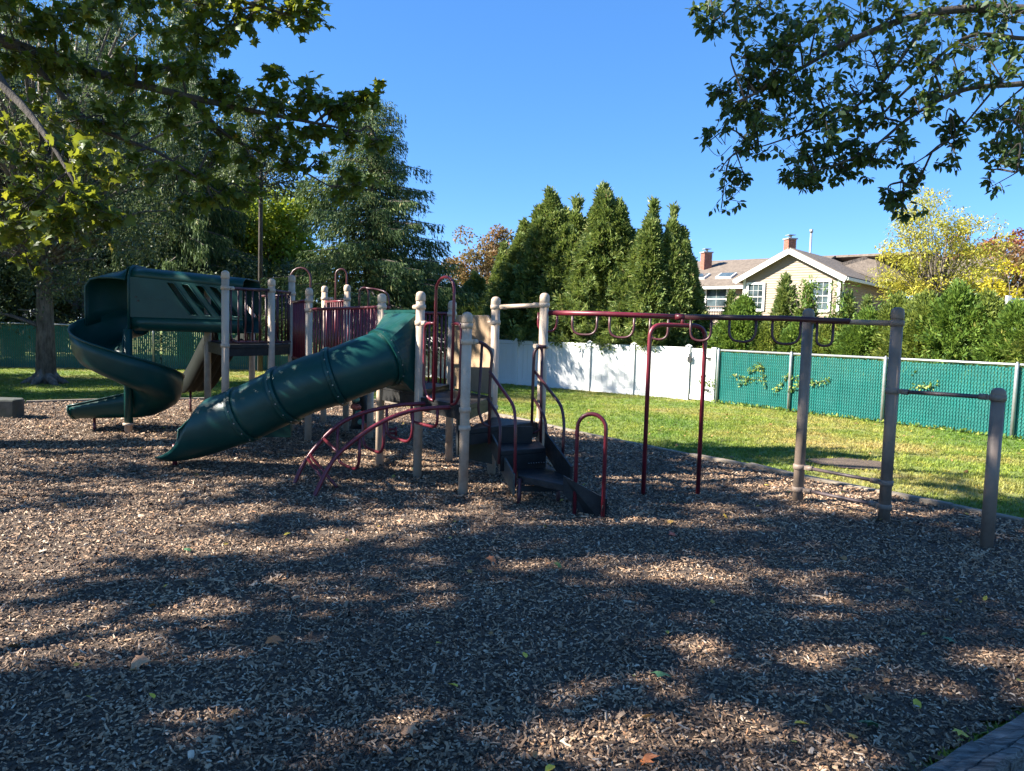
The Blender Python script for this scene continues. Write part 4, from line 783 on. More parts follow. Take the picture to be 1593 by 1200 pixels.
MB().beam(HP(W+.2, -ov+.1, EZ-.4), HP(W+.08, .18, EZ-.75), .08, .08).tube([HP(W+.08, .18, EZ-.7), HP(W+.08, .18, 0)], .05, 8).build('downspout', MAT['trim'], hs)
MB().beam(HP(-ov-.05, 1.9, EZ-.5), HP(-.1, 2.0, EZ-1.0), .08, .08).tube([HP(-.1, 2.05, EZ-.95), HP(-.1, 2.05, 0)], .05, 8).build('downspout', MAT['trim'], hs)
def window(a, z, w_, h, d0=-.05, cols=3, rows=4, name='window'):
    ang = math.atan2(e.y, e.x); c = HP(a, d0, z)
    f = MB()
    for dx, dz, sw, sh in ((-w_/2-.05, 0, .12, h+.22), (w_/2+.05, 0, .12, h+.22), (0, h/2+.06, w_+.01, .12), (0, -h/2-.07, w_+.01, .13)): f.box(c+e*dx+Vector((0, 0, dz)), (sw, .10, sh), ang)
    fr = f.build('frame' if name == 'frame' else 'window', MAT['trim'], hs)
    MB().box(c+bk*.02, (w_, .02, h), ang).build('pane', MAT['glass'], fr)
    s_ = MB(); s_.box(c-bk*.012, (w_, .03, .05), ang)
    for i in range(1, cols): s_.box(c-bk*.002+e*(w_*(i/cols-.5)), (.014, .02, h), ang)
    for i in range(1, rows):
        if i*2 != rows: s_.box(c-bk*.004+Vector((0, 0, h*(i/rows-.5))), (w_, .02, .014), ang)
    s_.build('muntin', MAT['trim'], fr)
def wall_a(px):   # distance along the front wall seen in column px
    best = min(np.linspace(-9, W, 1500), key=lambda a: abs((lambda v: v.dot(rt)/v.dot(fw)*FPX+796.5-px)(HP(a, 0, 3.8)-Vector((0, 0, HC))))); return float(best)
for px, (y0, y1) in ((1176, (443, 481)), (1276, (439, 482))):
    a = wall_a(px); p = HP(a, 0, 0); z1, z0 = zof(px, y0, p.y), zof(px, y1, p.y); window(a, (z0+z1)/2, .80 if px < 1200 else .86, z1-z0)
window(-2.6, zof(1095, 463, 42), 1.25, 1.15, 2.2-.05, 2, 2)
window(-6.0, zof(1095, 463, 42), 1.25, 1.15, 2.2-.05, 2, 2)
# right wall window
ang = math.atan2(bk.y, bk.x); c = HP(W+.04, 9.2, EZ-.9)
wf_ = MB().box(c, (.9, .06, 1.2), ang).build('window', MAT['trim'], hs); MB().box(c+e*.03, (.7, .03, 1.0), ang).build('pane', MAT['glass'], wf_)
# skylights on the left slope
for a in (-4.3, -2.6):
    dv = (HP(0, MR, RZ)-HP(0, 2.2-ov, EZ-.30)).normalized(); c = HP(a, 2.2-ov, EZ-.30)+dv*1.6; n = e.cross(dv).normalized()
    Rm = Matrix((e, dv, n)).transposed(); sk = MB().box(c+n*.12, (1.0, .85, .12), R=Rm).build('skylight', MAT['trim'], hs); MB().box(c+n*.19, (.82, .68, .03), R=Rm).build('pane', MAT['glass'], sk)
# chimneys with brick courses
def chimney(c, w_, z0, z1):
    ch = MB().box((c.x, c.y, (z0+z1)/2), (w_-.04, w_-.04, z1-z0), .2).build('chimney', MAT['mortar'], hs); bmx = MB(); z = z0
    r = 0
    while z < z1-.05:
        n = 4; bw = w_/n
        for s_ in range(4):
            R2 = Matrix.Rotation(.2+s_*math.pi/2, 3, 'Z')
            for k in range(n):
                x = -w_/2+bw*(k+.5)+(bw*.25 if r % 2 else -bw*.25)*(.5); bmx.box(Vector((c.x, c.y, z+.04))+R2@Vector((x, -w_/2+.01, 0)), (bw-.015, .03, .07), R=R2)
        z += .085; r += 1
    bmx.build('brick', MAT['brick'], ch, kind='stuff')
    MB().box((c.x, c.y, z1+.03), (w_+.12, w_+.12, .07), .2).build('cap', MAT['mortar'], ch)
    MB().tube([(c.x, c.y, z1+.05), (c.x, c.y, z1+.22)], .09, 8).box((c.x, c.y, z1+.25), (.42, .42, .04), .2).build('flue', MAT['steel'], ch)
q = P(1229, 380, 43); chimney(Vector((q.x, q.y, 0)), .48, AZ-.3, zof(1229, 373, 43)); q = P(1099, 400, 47); chimney(Vector((q.x, q.y, 0)), .52, EZ, zof(1099, 394, 47))
q = P(1261, 380, 46); MB().tube([(q.x, q.y, 3), (q.x, q.y, zof(1261, 362, 46))], .07, 8).tube([(q.x, q.y, zof(1261, 362, 46)), (q.x, q.y, zof(1261, 357, 46))], .11, 8).build('vent_pipe', MAT['steel'], hs)
# balcony with balusters on the left
bz = zof(1095, 476, 41); MAT['rail_brown'] = plain('brown_deck_wood', (0.16, 0.12, 0.10), .7)
MB().prism([HP(-6.5, .4, 0).xy, HP(-.6, .4, 0).xy, HP(-.6, 2.15, 0).xy, HP(-6.5, 2.15, 0).xy], bz-1.05, bz-.9).build('balcony_floor', MAT['rail_brown'], hs)
bf = MB().beam(HP(-6.5, .45, bz), HP(-.6, .45, bz), .08, .06).beam(HP(-6.5, .45, bz-.8), HP(-.6, .45, bz-.8), .06, .06).build('balcony_rail', MAT['rail_brown'], hs)
for k in range(40): MB().box(HP(-6.5+k*.151, .45, bz-.4), (.035, .035, .78)).build('baluster', MAT['rail_brown'], bf)
for a in (-6.5, -3.5, -.6): MB().box(HP(a, .5, bz/2), (.12, .12, bz+.1)).build('balcony_post', MAT['rail_brown'], hs)
# white railing at the right edge
wr = empty('white_railing', P(1580, 500, 17)*1.0, 'white lattice deck railing at the right edge behind the cypress shrubs', 'railing'); wr.location.z = 0
z1, z0 = zof(1580, 466, 17), zof(1580, 512, 17); xa, xb = P(1566, 500, 17).x, P(1650, 500, 17).x
MB().prism([(xa-.3, 17.0), (xb, 17.0), (xb, 18.6), (xa-.3, 18.6)], z0-.12, z0-.03).build('deck_floor', MAT['trim'], wr)
for z in (z0+.03, z1): MB().beam((xa, 17, z), (xb, 17, z), .06, .06).build('rail', MAT['trim'], wr)
for x in (xa, (xa+xb)/2, xb): MB().box((x, 17, (z1+.08)/2), (.09, .09, z1+.08)).build('post', MAT['trim'], wr)
k = xa+.08
while k < xb-.03: MB().box((k, 17, (z0+z1)/2), (.05, .02, z1-z0)).build('baluster', MAT['trim'], wr); k += .085
# low outbuilding behind the left fence
ol = at(10, 34); sh = empty('garden_shed', ol, 'low pale roof of a shed behind the left fence', 'shed'); z1 = zof(20, 486, 34)
MB().prism([(ol.x-3, 33.2), (ol.x+1.6, 33.2), (ol.x+1.6, 36), (ol.x-3, 36)], 0, z1-.2).build('wall', MAT['siding'], sh)
MB().plate([(ol.x-3.3, 32.8, z1-.25), (ol.x+1.9, 32.8, z1-.25), (ol.x+1.9, 34.6, z1+.45), (ol.x-3.3, 34.6, z1+.45)], (0, -.3, 1), .12).plate([(ol.x-3.3, 36.4, z1-.25), (ol.x+1.9, 36.4, z1-.25), (ol.x+1.9, 34.6, z1+.45), (ol.x-3.3, 34.6, z1+.45)], (0, .3, 1), .12).build('roof', MAT['steel'], sh)

# ================================================================== PLAY STRUCTURE
ps = empty('play_structure', (-.6, 8.2, 0), 'large green, maroon and beige playground structure with slides, climbers and monkey bars on wood chips', 'playground')
PR = 0.046
def V3(x, y, z=0): return Vector((x, y, z))
A, B_, C_, D_, E_, G_, F_ = (G(648.8, 748).xy, G(720, 777).xy, G(764, 743).xy, G(838, 754).xy, G(698, 720.6).xy, G(590, 727).xy, G(479, 690).xy)
H_, J_, K_ = G(575.4, 686).xy, G(537.5, 675).xy, G(503, 663.6).xy
def onpx(px, Y): return P(px, 600, Y).xy
L1, L3, L4, L2 = onpx(350.5, 9.3), onpx(421.7, 10.0), onpx(453, 10.6), onpx(323, 10.6)
M1, M2, M3 = G(1240, 790).xy, G(1374, 820).xy, G(1534, 857).xy
for nm, p in dict(A=A, B=B_, C=C_, D=D_, E=E_, G=G_, F=F_, H=H_, J=J_, K=K_, L1=L1, L3=L3, L4=L4, L2=L2, M1=M1, M2=M2, M3=M3).items(): print(nm, [round(q, 2) for q in p])
def collar(p, z, parent, mat, r=PR, h=.05, ear=None):
    mb = MB().lathe((p.x, p.y, z-h/2), [(r+.001, 0), (r+.010, .004), (r+.010, h-.004), (r+.001, h)], 16)
    if ear is not None:
        e_ = Vector(ear).xy.normalized(); c = p+e_*(r+.025); mb.box((c.x, c.y, z), (.06, .035, h*.75), math.atan2(e_.y, e_.x))
        mb.tube([(c.x, c.y, z), (c.x+e_.x*.06, c.y+e_.y*.06, z)], .024, 8)
    return mb.build('collar', mat, parent)
def post(p, ztop, mat='post', collars=(), r=PR, zb=-.05, name='support_post', cap=True):
    ztop = float(ztop); o = MB().lathe((p.x, p.y, zb), [(r, 0), (r, ztop-.085-zb)], 16).build(name, MAT[mat], ps)
    if cap: MB().lathe((p.x, p.y, ztop-.10), [(r+.004, 0), (r+.006, .006), (r+.006, .05), (r+.001, .075), (r*.75, .09), (r*.4, .098), (.002, .10)], 16).build('cap', MAT[mat], o)
    for c in collars:
        z, ear = c if isinstance(c, tuple) else (c, None); collar(p, z, o, MAT[mat], r, ear=ear)
    return o
def hz(px, py, p): return h_at(px, py, p)
zt = {}
for nm, p, px, py in (('A', A, 659.4, 453.5), ('B', B_, 731.8, 485.6), ('C', C_, 774, 461.7), ('D', D_, 852.4, 456), ('E', E_, 710, 468), ('G', G_, 601.5, 457), ('F', F_, 486.8, 448), ('J', J_, 543.5, 443), ('K', K_, 509.6, 445), ('L1', L1, 352.7, 421), ('L3', L3, 422, 433.4), ('L4', L4, 453, 428), ('M1', M1, 1255, 480), ('M2', M2, 1389, 478), ('M3', M3, 1550, 603)): zt[nm] = hz(px, py, p)
print({k: round(v, 2) for k, v in zt.items()})
d2 = lambda a, b: (b-a).to_3d()
post(A, zt['A'], collars=[(hz(659, 478, A), d2(A, G_)), (hz(658, 503, A), d2(A, B_))])
post(B_, zt['B'], collars=[(hz(731, 507, B_), d2(B_, E_)), (hz(731, 532, B_), d2(B_, D_)), hz(724, 638, B_), hz(724, 666, B_)])
post(C_, zt['C'], collars=[(hz(773, 478, C_), d2(C_, D_)), (hz(773, 502, C_), d2(C_, E_)), hz(768, 634, C_)])
post(D_, zt['D'], collars=[(hz(852, 475, D_), d2(D_, C_)), (hz(851, 539, D_), d2(D_, B_)), hz(842, 655, D_)])
post(E_, zt['E'], collars=[hz(710, 489, E_)]); post(G_, zt['G'], collars=[hz(601, 478, G_)]); post(F_, zt['F'], collars=[(hz(486, 468, F_), d2(F_, L4)), (hz(486, 483, F_), d2(F_, G_))])
post(J_, zt['J'], collars=[hz(543, 466, J_)]); post(K_, zt['K'], collars=[(hz(509, 465, K_), (1, 0, 0))]); post(H_, 1.04, cap=False)
post(L1, zt['L1'], collars=[(hz(352, 448, L1), d2(L1, L3)), hz(351, 538, L1)]); post(L3, zt['L3'], collars=[hz(422, 452, L3)]); post(L4, zt['L4'], collars=[hz(453, 457, L4)])
post(L2, 2.22); post(onpx(392, 11.5), 2.24)
m1, m2 = d2(M1, M2), d2(M2, M3)
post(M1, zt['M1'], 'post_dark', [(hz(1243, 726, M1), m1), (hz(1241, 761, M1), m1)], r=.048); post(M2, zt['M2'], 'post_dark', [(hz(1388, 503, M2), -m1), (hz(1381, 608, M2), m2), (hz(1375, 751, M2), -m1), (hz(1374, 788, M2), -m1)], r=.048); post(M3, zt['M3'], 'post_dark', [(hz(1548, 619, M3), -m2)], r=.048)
# ---- decks
def deck(pts, z, th=.05, skirt=0.0, mat='deck'):
    o = MB().prism([tuple(p) for p in pts], z-th, z).build('deck', MAT[mat], ps, bevel=.006)
    if skirt:
        mb = MB(); n = len(pts)
        for i in range(n):
            a, b_ = pts[i], pts[(i+1) % n]; c = sum((Vector(p) for p in pts), Vector((0, 0)))/n; a2, b2 = a.lerp(c, .03), b_.lerp(c, .03)
            mb.beam((a2.x, a2.y, z-th-skirt/2), (b2.x, b2.y, z-th-skirt/2), .02, skirt)
        mb.build('deck_frame', MAT[mat], o)
    return o
ZD, ZL, Z2, ZS = .88, 1.31, 1.12, .66
deck([A, B_, C_, E_], ZD, skirt=.09); deck([G_, A, E_, (G_+E_)/2+Vector((-.35, .5))], ZD+.06, skirt=.12)
Gb = J_+(E_-J_)*.48
deck([F_, G_, Gb, J_], 1.0, skirt=.08); deck([L4, F_, J_, K_], Z2, skirt=.08)
deck([L1, L3, L4, onpx(392, 11.5), L2], ZL, skirt=.10)
deck([B_, D_, C_], ZS, skirt=.10)
# ---- barriers
def barrier(a, b_, ztop, zbot, n, mat='maroon_dark', zt2=None, zb2=None, u0_=.06, u1=.94, lower=True, parent=ps, br=.0125):
    zt2 = ztop if zt2 is None else zt2; zb2 = zbot if zb2 is None else zb2; mb = MB().tube([(a.x, a.y, ztop), (b_.x, b_.y, zt2)], .019, 8)
    if lower: mb.tube([(a.x, a.y, zbot), (b_.x, b_.y, zb2)], .016, 8)
    o = mb.build('barrier', MAT[mat], parent)
    for i in range(n):
        t = u0_+(u1-u0_)*i/(n-1); p = a.lerp(b_, t); MB().tube([(p.x, p.y, zbot+(zb2-zbot)*t), (p.x, p.y, ztop+(zt2-ztop)*t)], br, 6).build('bar', MAT[mat], o)
    return o
def ins(a, b_, o=.05): d = (b_-a).normalized(); return a+d*o, b_-d*o
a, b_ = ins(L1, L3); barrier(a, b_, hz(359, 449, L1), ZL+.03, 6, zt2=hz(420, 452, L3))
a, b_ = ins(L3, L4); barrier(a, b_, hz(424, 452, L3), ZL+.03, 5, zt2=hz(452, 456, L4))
# rocker-shaped bends at the foot of two bars
for p in (L1.lerp(L3, .12), L3.lerp(L4, .2)):
    q = p+Vector((.10, .05)); MB().tube(crom([(p.x, p.y-.03, ZL+.30), (p.x+.02, p.y-.03, ZL+.08), (q.x, q.y-.05, ZL+.02)], 4), .0125, 6).build('bent_bar', MAT['maroon_dark'], ps)
a, b_ = ins(L4, F_); barrier(a, b_, hz(453, 470, L4), Z2+.0, 9, zt2=hz(481, 468, F_), mat='maroon')
a, b_ = ins(F_, G_); barrier(a, b_, hz(493, 482, F_), 1.02, 21, zt2=hz(594, 478, G_), mat='maroon')
a, b_ = ins(K_, J_); barrier(a, b_, 1.95, Z2, 9, mat='maroon')
a, b_ = ins(J_, Gb); barrier(a, b_, 1.85, 1.02, 12, mat='maroon'); a, b_ = ins(Gb, E_); barrier(a, b_, 1.78, .92, 14, zt2=hz(700, 488, E_), mat='maroon')
a, b_ = ins(onpx(392, 11.5), L4); barrier(a, b_, 2.0, ZL, 7); a, b_ = ins(L2, onpx(392, 11.5)); barrier(a, b_, 2.0, ZL, 5)
# ---- tan panel between E and C
a, b_ = ins(E_, C_, .05); zt0, zb0 = hz(745, 491, (E_+C_)/2), ZD+.02; n_ = Vector(((b_-a).y, -(b_-a).x, 0))
MB().plate([(a.x, a.y, zb0), (b_.x, b_.y, zb0), (b_.x, b_.y, zt0-.09), (b_.x+(a-b_).x*.12, b_.y+(a-b_).y*.12, zt0), (a.x+(b_-a).x*.12, a.y+(b_-a).y*.12, zt0), (a.x, a.y, zt0-.09)], n_, .03).build('solid_panel', MAT['tan'], ps, bevel=.006)
# crossbar C-D
MB().tube([(C_.x, C_.y, hz(775, 478, C_)), (D_.x, D_.y, hz(852, 475, D_))], .024, 10).build('crossbar', MAT['post'], ps)
MB().tube([(B_.x, B_.y, hz(731, 507, B_)), (E_.x, E_.y, hz(709, 504, E_))], .019, 8).build('crossbar', MAT['post'], ps)
# ---- loop grips over the arc climber (edge A-B)
ab = d2(A, B_).normalized(); L_AB = (B_-A).length
def AB(t, z, out=0.0): n_ = Vector((-ab.y, ab.x)) ; n_ = n_ if n_.x < 0 else -n_; p = A+(B_-A)*t+n_*out; return Vector((p.x, p.y, z))
def t_at(px):
    return min(np.linspace(-.1, 1.1, 400), key=lambda t: abs((lambda v: v.dot(rt)/v.dot(fw)*FPX+796.5-px)(AB(t, 1.4)-Vector((0, 0, HC)))))
t1, t2 = t_at(676.5), t_at(704.5); pa = AB(t1, 0).xy; ztp = hz(692, 431, AB((t1+t2)/2, 0).xy); zlow = hz(674, 622, pa)
MB().tube([AB(t1, zlow), AB(t1, ztp-.13)]+[AB((t1+t2)/2-(t2-t1)/2*math.cos(a), ztp-.13+.13*math.sin(a)) for a in np.linspace(0, math.pi, 9)[1:-1]]+[AB(t2, ztp-.13), AB(t2, zlow)], .0155, 8).build('grip_arch', MAT['maroon'], ps)
zc = hz(668, 503, AB(.15, 0).xy)
for ts, te in ((t_at(660), t1), (t_at(717), t2)):
    MB().tube(rounded([AB(te, zc), AB(ts, zc), AB(ts, zlow+.10), AB((ts+te)/2, zlow+.0), AB(te, zlow-.01)], .10), .0145, 8).build('grip_loop', MAT['maroon'], ps)
# ---- arc climber
def arc(pts): return crom([P(x, y, Y) for x, y, Y in pts], 6)
g1, g2 = G(451, 764, 0), G(480, 783, 0)
r1 = crom([g1+Vector((0, 0, -.05)), P(474, 719, 7.1), P(516.7, 669, 7.2), P(556.7, 645.5, 7.3), P(610, 632, 7.42), P(650, 628.5, 7.5), P(672, 628, 7.55)], 6)
r2 = crom([g2+Vector((0, 0, -.05)), P(516.7, 718.7, 6.7), P(562, 677, 6.8), P(606, 651, 6.9), P(650, 637.5, 7.0), P(703, 634, 7.1), P(706, 638, 7.12)], 6)
MB().tube(r1, .021, 8).build('climber_rail', MAT['maroon'], ps); MB().tube(r2, .021, 8).build('climber_rail', MAT['maroon'], ps)
def near_px(path, px):
    return min(path, key=lambda q: abs((lambda v: v.dot(rt)/v.dot(fw)*FPX+796.5-px)(q-Vector((0, 0, HC)))))
def fine(p): o = []; [o.extend([p[i].lerp(p[i+1], k/6) for k in range(6)]) for i in range(len(p)-1)]; return o
r1f, r2f = fine(r1), fine(r2)
for xa, xb, bot in ((641, 680, (663, 661)), (602, 642, (620, 684)), (565, 597, (586, 701)), (525, 560, (542, 726))):
    a, b_ = near_px(r1f, xa), near_px(r2f, xb); bz_ = P(bot[0], bot[1], (a.y+b_.y)/2); lo = bz_.z
    MB().tube(rounded([a, Vector((a.x, a.y, max(lo, .06))), Vector((b_.x, b_.y, max(lo, .06))), b_], .15, 6), .015, 8).build('climber_rung', MAT['maroon'], ps)
for xa, xb in ((478, 512), (503, 560)):
    a = near_px(r1f, xa); b_ = near_px(r2f, xa+24); MB().tube([a, b_], .015, 8).build('climber_rung', MAT['maroon'], ps)
for p0, p1 in (((482, 708, 7.1), (524, 758, 6.8)),): MB().tube([P(*p0), P(*p1)], .014, 8).build('climber_rung', MAT['maroon'], ps)
# ---- black stair
s0 = (B_+D_)/2; u = (G(868, 812).xy-s0).normalized(); u = Vector((.60, -.80)).normalized(); v = Vector((-u.y, u.x))   # v to the right side
def ST(a, s, z): p = s0+u*a+v*s; return Vector((p.x, p.y, z))
def hexpoly(a0, a1, w0, w1): return [ST(a0, -w0, 0).xy, ST(a1, -w1, 0).xy, ST(a1, w1, 0).xy, ST(a0, w0, 0).xy]
def stepbox(pts, z, name, th=.045): return MB().prism([tuple(p) for p in pts], z-th, z).build(name, MAT['deck'], ps, bevel=.006)
t2p = [P(748, 687, 7.35), P(838, 684, 7.75), P(850, 692, 7.3), P(855, 704, 6.9), P(779, 701, 6.85)]
def flat(px_list, z): return [G(x, y, z).xy for x, y in px_list]
tr2 = flat([(776, 689), (838, 686), (849, 697), (779, 702)], .49); stepbox(tr2, .49, 'tread')
tr3 = flat([(804, 727), (850, 721), (889, 749), (884, 756), (806, 740)], .30)
stepbox(tr3, .30, 'tread', .06)
def wallp(a, b_, z0a, z1a, z0b, z1b, name, mat='deck', th=.02):
    a, b_ = Vector(a), Vector(b_); n_ = Vector(((b_-a).y, -(b_-a).x, 0)); return MB().plate([(a.x, a.y, z0a), (b_.x, b_.y, z0b), (b_.x, b_.y, z1b), (a.x, a.y, z1a)], n_, th).build(name, MAT[mat], ps)
# risers
wallp(flat([(762, 672)], .60)[0], flat([(828, 672)], .60)[0], .49, .655, .49, .655, 'riser')
wallp(tr2[3]+Vector((0, .01)), tr2[2]+Vector((0, .01)), .30, .445, .30, .445, 'riser')
# left stringer (sunlight painted into its colour) and right stringer running down to the chips
a0, a1 = G(757, 676, .56).xy, G(800, 742, .30).xy
MB().plate([(a0.x, a0.y, .66), (a0.x, a0.y, .50), (a1.x, a1.y, .13), (a1.x, a1.y, .32)], (a1-a0).orthogonal().to_3d(), .018).build('stringer', MAT['deck_sunlit'], ps)
b0, b1, b2 = G(848, 690, .50).xy, G(889, 742, .33).xy, G(941, 815, 0).xy
MB().plate([(b0.x, b0.y, .62), (b0.x, b0.y, .42), (b1.x, b1.y, .18), (b1.x, b1.y, .42)], (b1-b0).orthogonal().to_3d(), .018).build('stringer', MAT['deck'], ps)
b1b = G(876, 757, .30).xy
zb1 = h_at(877, 740, b1b); zb2 = h_at(939, 776, b2)
MB().plate([(b1b.x, b1b.y, zb1), (b1b.x, b1b.y, .24), (b2.x-.12, b2.y+.06, .0), (b2.x, b2.y, -.02), (b2.x, b2.y, zb2)], (b2-b1b).orthogonal().to_3d(), .022).build('stringer', MAT['deck'], ps)
q = b2+Vector((.05, .38)); MB().plate([(b2.x, b2.y, zb2), (b2.x, b2.y, -.02), (q.x, q.y, -.02), (q.x, q.y, zb2)], (q-b2).orthogonal().to_3d(), .022).build('riser', MAT['deck'], ps)
q1 = b1b+Vector((.10, .42)); MB().plate([(b1b.x+.3, b1b.y-.25, .16), (b2.x-.02, b2.y+.02, .14), (q.x-.02, q.y, .14), (q1.x+.3, q1.y-.2, .16)], (0, 0, 1), .03).build('tread', MAT['deck'], ps)
for gx, gy, z in ((807, 793, .28), (868, 789, .26)): p = G(gx, gy).xy; MB().tube([(p.x, p.y, -.05), (p.x, p.y, z)], .019, 8).build('stair_leg', MAT['maroon_dark'], ps)
pa, pb = G(807, 793).xy, G(868, 789).xy; MB().beam((pa.x, pa.y, .19), (pb.x, pb.y, .17), .03, .05).build('stair_brace', MAT['black'], ps)
# anti-slip bolt rows on the risers
for (xa, ya), (xb, yb), Y_ in (((779, 686), (830, 684), 7.35), ((811, 722), (850, 719), 6.9)):
    mb = MB()
    for k in range(11): q = P(xa+(xb-xa)*k/10, ya+(yb-ya)*k/10, Y_-.03); mb.lathe(q-Vector((0, 0, .004)), [(.006, 0), (.006, .007)], 6)
    mb.build('bolt_row', MAT['bolt'], ps, kind='stuff')
# black play panel under the landing
pn0, pn1 = G(700, 650, .60).xy, None
MB().plate([P(728, 667, 7.25), P(728, 715, 7.25), P(764, 722, 7.6), P(764, 668, 7.6)], (1, -1, 0), .03).build('under_panel', MAT['black'], ps)
MB().plate([P(711, 634, 7.0), P(711, 708, 7.0), P(716, 708, 7.1), P(716, 634, 7.1)], (1, -1, 0), .03).build('under_panel', MAT['black'], ps)
# ---- stair handrails
def tubepx(pts, r, mat, name, rad=.08): return MB().tube(rounded([P(x, y, Y) for x, y, Y in pts], rad, 5), r, 8).build(name, MAT[mat], ps)
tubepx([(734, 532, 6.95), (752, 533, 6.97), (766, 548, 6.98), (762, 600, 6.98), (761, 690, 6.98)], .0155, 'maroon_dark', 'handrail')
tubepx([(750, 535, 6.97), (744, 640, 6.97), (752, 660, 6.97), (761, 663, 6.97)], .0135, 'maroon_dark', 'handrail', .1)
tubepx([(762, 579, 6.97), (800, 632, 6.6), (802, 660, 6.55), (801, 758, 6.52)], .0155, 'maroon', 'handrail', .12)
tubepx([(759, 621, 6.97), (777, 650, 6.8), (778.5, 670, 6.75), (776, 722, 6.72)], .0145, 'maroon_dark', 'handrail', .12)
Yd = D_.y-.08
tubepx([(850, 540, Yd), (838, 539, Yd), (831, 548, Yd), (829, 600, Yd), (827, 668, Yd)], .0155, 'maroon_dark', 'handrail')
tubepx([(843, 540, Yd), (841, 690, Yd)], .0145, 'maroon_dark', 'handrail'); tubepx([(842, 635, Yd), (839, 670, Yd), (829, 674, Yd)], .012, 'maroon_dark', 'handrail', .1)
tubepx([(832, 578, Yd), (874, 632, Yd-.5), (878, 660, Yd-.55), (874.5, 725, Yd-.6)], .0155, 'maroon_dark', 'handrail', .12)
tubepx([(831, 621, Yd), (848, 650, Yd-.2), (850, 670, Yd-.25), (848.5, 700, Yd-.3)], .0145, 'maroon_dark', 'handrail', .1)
# low arch at the foot of the stair
p, q = G(893, 812).xy, G(937, 817).xy; zt_ = hz(916, 644, (p+q)/2); rr = (q-p).length/2
MB().tube([(p.x, p.y, -.05), (p.x, p.y, zt_-rr)]+[((p.x+q.x)/2-(q.x-p.x)/2*math.cos(a), (p.y+q.y)/2-(q.y-p.y)/2*math.cos(a), zt_-rr+rr*math.sin(a)) for a in np.linspace(0, math.pi, 11)[1:-1]]+[(q.x, q.y, zt_-rr), (q.x, q.y, -.05)], .017, 10).build('handrail_arch', MAT['maroon'], ps)
# ---- monkey bars
b0 = Vector((D_.x+.05, D_.y, hz(862, 487, D_))); mc = (M1+M2)/2; b1 = Vector((mc.x, mc.y, hz(1308, 500, mc)))
mid = lambda t, dz=0: b0.lerp(b1, t)+Vector((0, 0, dz))
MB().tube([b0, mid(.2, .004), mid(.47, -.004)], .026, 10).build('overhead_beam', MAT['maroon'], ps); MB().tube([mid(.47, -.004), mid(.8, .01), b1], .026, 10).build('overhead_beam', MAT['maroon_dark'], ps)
MB().tube([mid(.455, -.004), mid(.485, -.004)], .031, 10).build('beam_sleeve', MAT['maroon'], ps)
MB().tube([(M1.x, M1.y, b1.z), (M2.x, M2.y, hz(1388, 503, M2))], .024, 10).build('crossbar', MAT['post_dark'], ps)
def beam_at(px): return min((mid(t) for t in np.linspace(-.12, 1.05, 900)), key=lambda q: abs((lambda v: v.dot(rt)/v.dot(fw)*FPX+796.5-px)(q-Vector((0, 0, HC)))))
bd = (b1-b0).normalized(); bn = Vector((-bd.y, bd.x, 0)).normalized()
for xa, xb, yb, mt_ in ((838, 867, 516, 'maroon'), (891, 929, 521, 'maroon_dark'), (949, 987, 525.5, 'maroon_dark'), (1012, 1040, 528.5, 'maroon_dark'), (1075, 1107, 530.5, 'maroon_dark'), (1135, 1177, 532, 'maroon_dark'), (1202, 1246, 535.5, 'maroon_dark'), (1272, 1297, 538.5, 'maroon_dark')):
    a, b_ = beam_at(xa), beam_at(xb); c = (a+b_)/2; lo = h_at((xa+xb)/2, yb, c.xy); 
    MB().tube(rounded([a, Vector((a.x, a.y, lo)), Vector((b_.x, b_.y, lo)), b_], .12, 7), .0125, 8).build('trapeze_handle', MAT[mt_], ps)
p, q = G(1000, 779).xy, G(1085, 776).xy; za = b0.lerp(b1, .48).z-.085
MB().tube(rounded([(p.x, p.y, -.05), (p.x, p.y, za), (q.x, q.y, za), (q.x, q.y, -.05)], .13, 7), .021, 12).build('support_arch', MAT['maroon'], ps)
c = mid(.48); MB().tube([(c.x, c.y, za), (c.x, c.y, c.z)], .02, 8).build('arch_bracket', MAT['maroon'], ps)
for (xa, ya), (xb, yb) in (((1243, 726), (1375, 751)), ((1241, 761), (1374, 788))):
    MB().tube([(M1.x, M1.y, hz(xa, ya, M1)), (M2.x, M2.y, hz(xb, yb, M2))], .0155, 8).build('low_bar', MAT['dull_bar'], ps)
MB().tube([(M2.x, M2.y, hz(1381, 608, M2)), (M3.x, M3.y, hz(1548, 619, M3))], .0165, 8).build('chinning_bar', MAT['dull_bar'], ps)
# ---- tube slide
TR = .278
cen = crom([P(632, 540, 7.93), P(600, 556, 7.72), P(560, 571, 7.6), P(522, 586, 7.56), P(480, 599, 7.56), P(443, 615, 7.58), P(380, 645, 7.62)], 5)
def frame(path, i): t = (path[min(i+1, len(path)-1)]-path[max(i-1, 0)]).normalized(); s = Vector((t.y, -t.x, 0)).normalized(); return t, s, s.cross(t)
def ring(c, s, n_, r, a0, a1, k=28): return [c+s*(r*math.sin(a))-n_*(r*math.cos(a))*(1 if True else 1) for a in np.linspace(a0, a1, k)]
i0, i1, i2, i3 = 5, 15, 25, 30
tsl = None
for sa, sb in ((i0, i1), (i1, i2), (i2, i3)):
    st = []
    for i in range(sa, sb+1): t, s, n_ = frame(cen, i); st.append(ring(cen[i], s, n_, TR, -math.pi, math.pi, 40))
    o = MB().sweep(st, .012); o = o.build('tube_section' if tsl else 'tube_slide', MAT['green'], tsl or ps); tsl = tsl or o
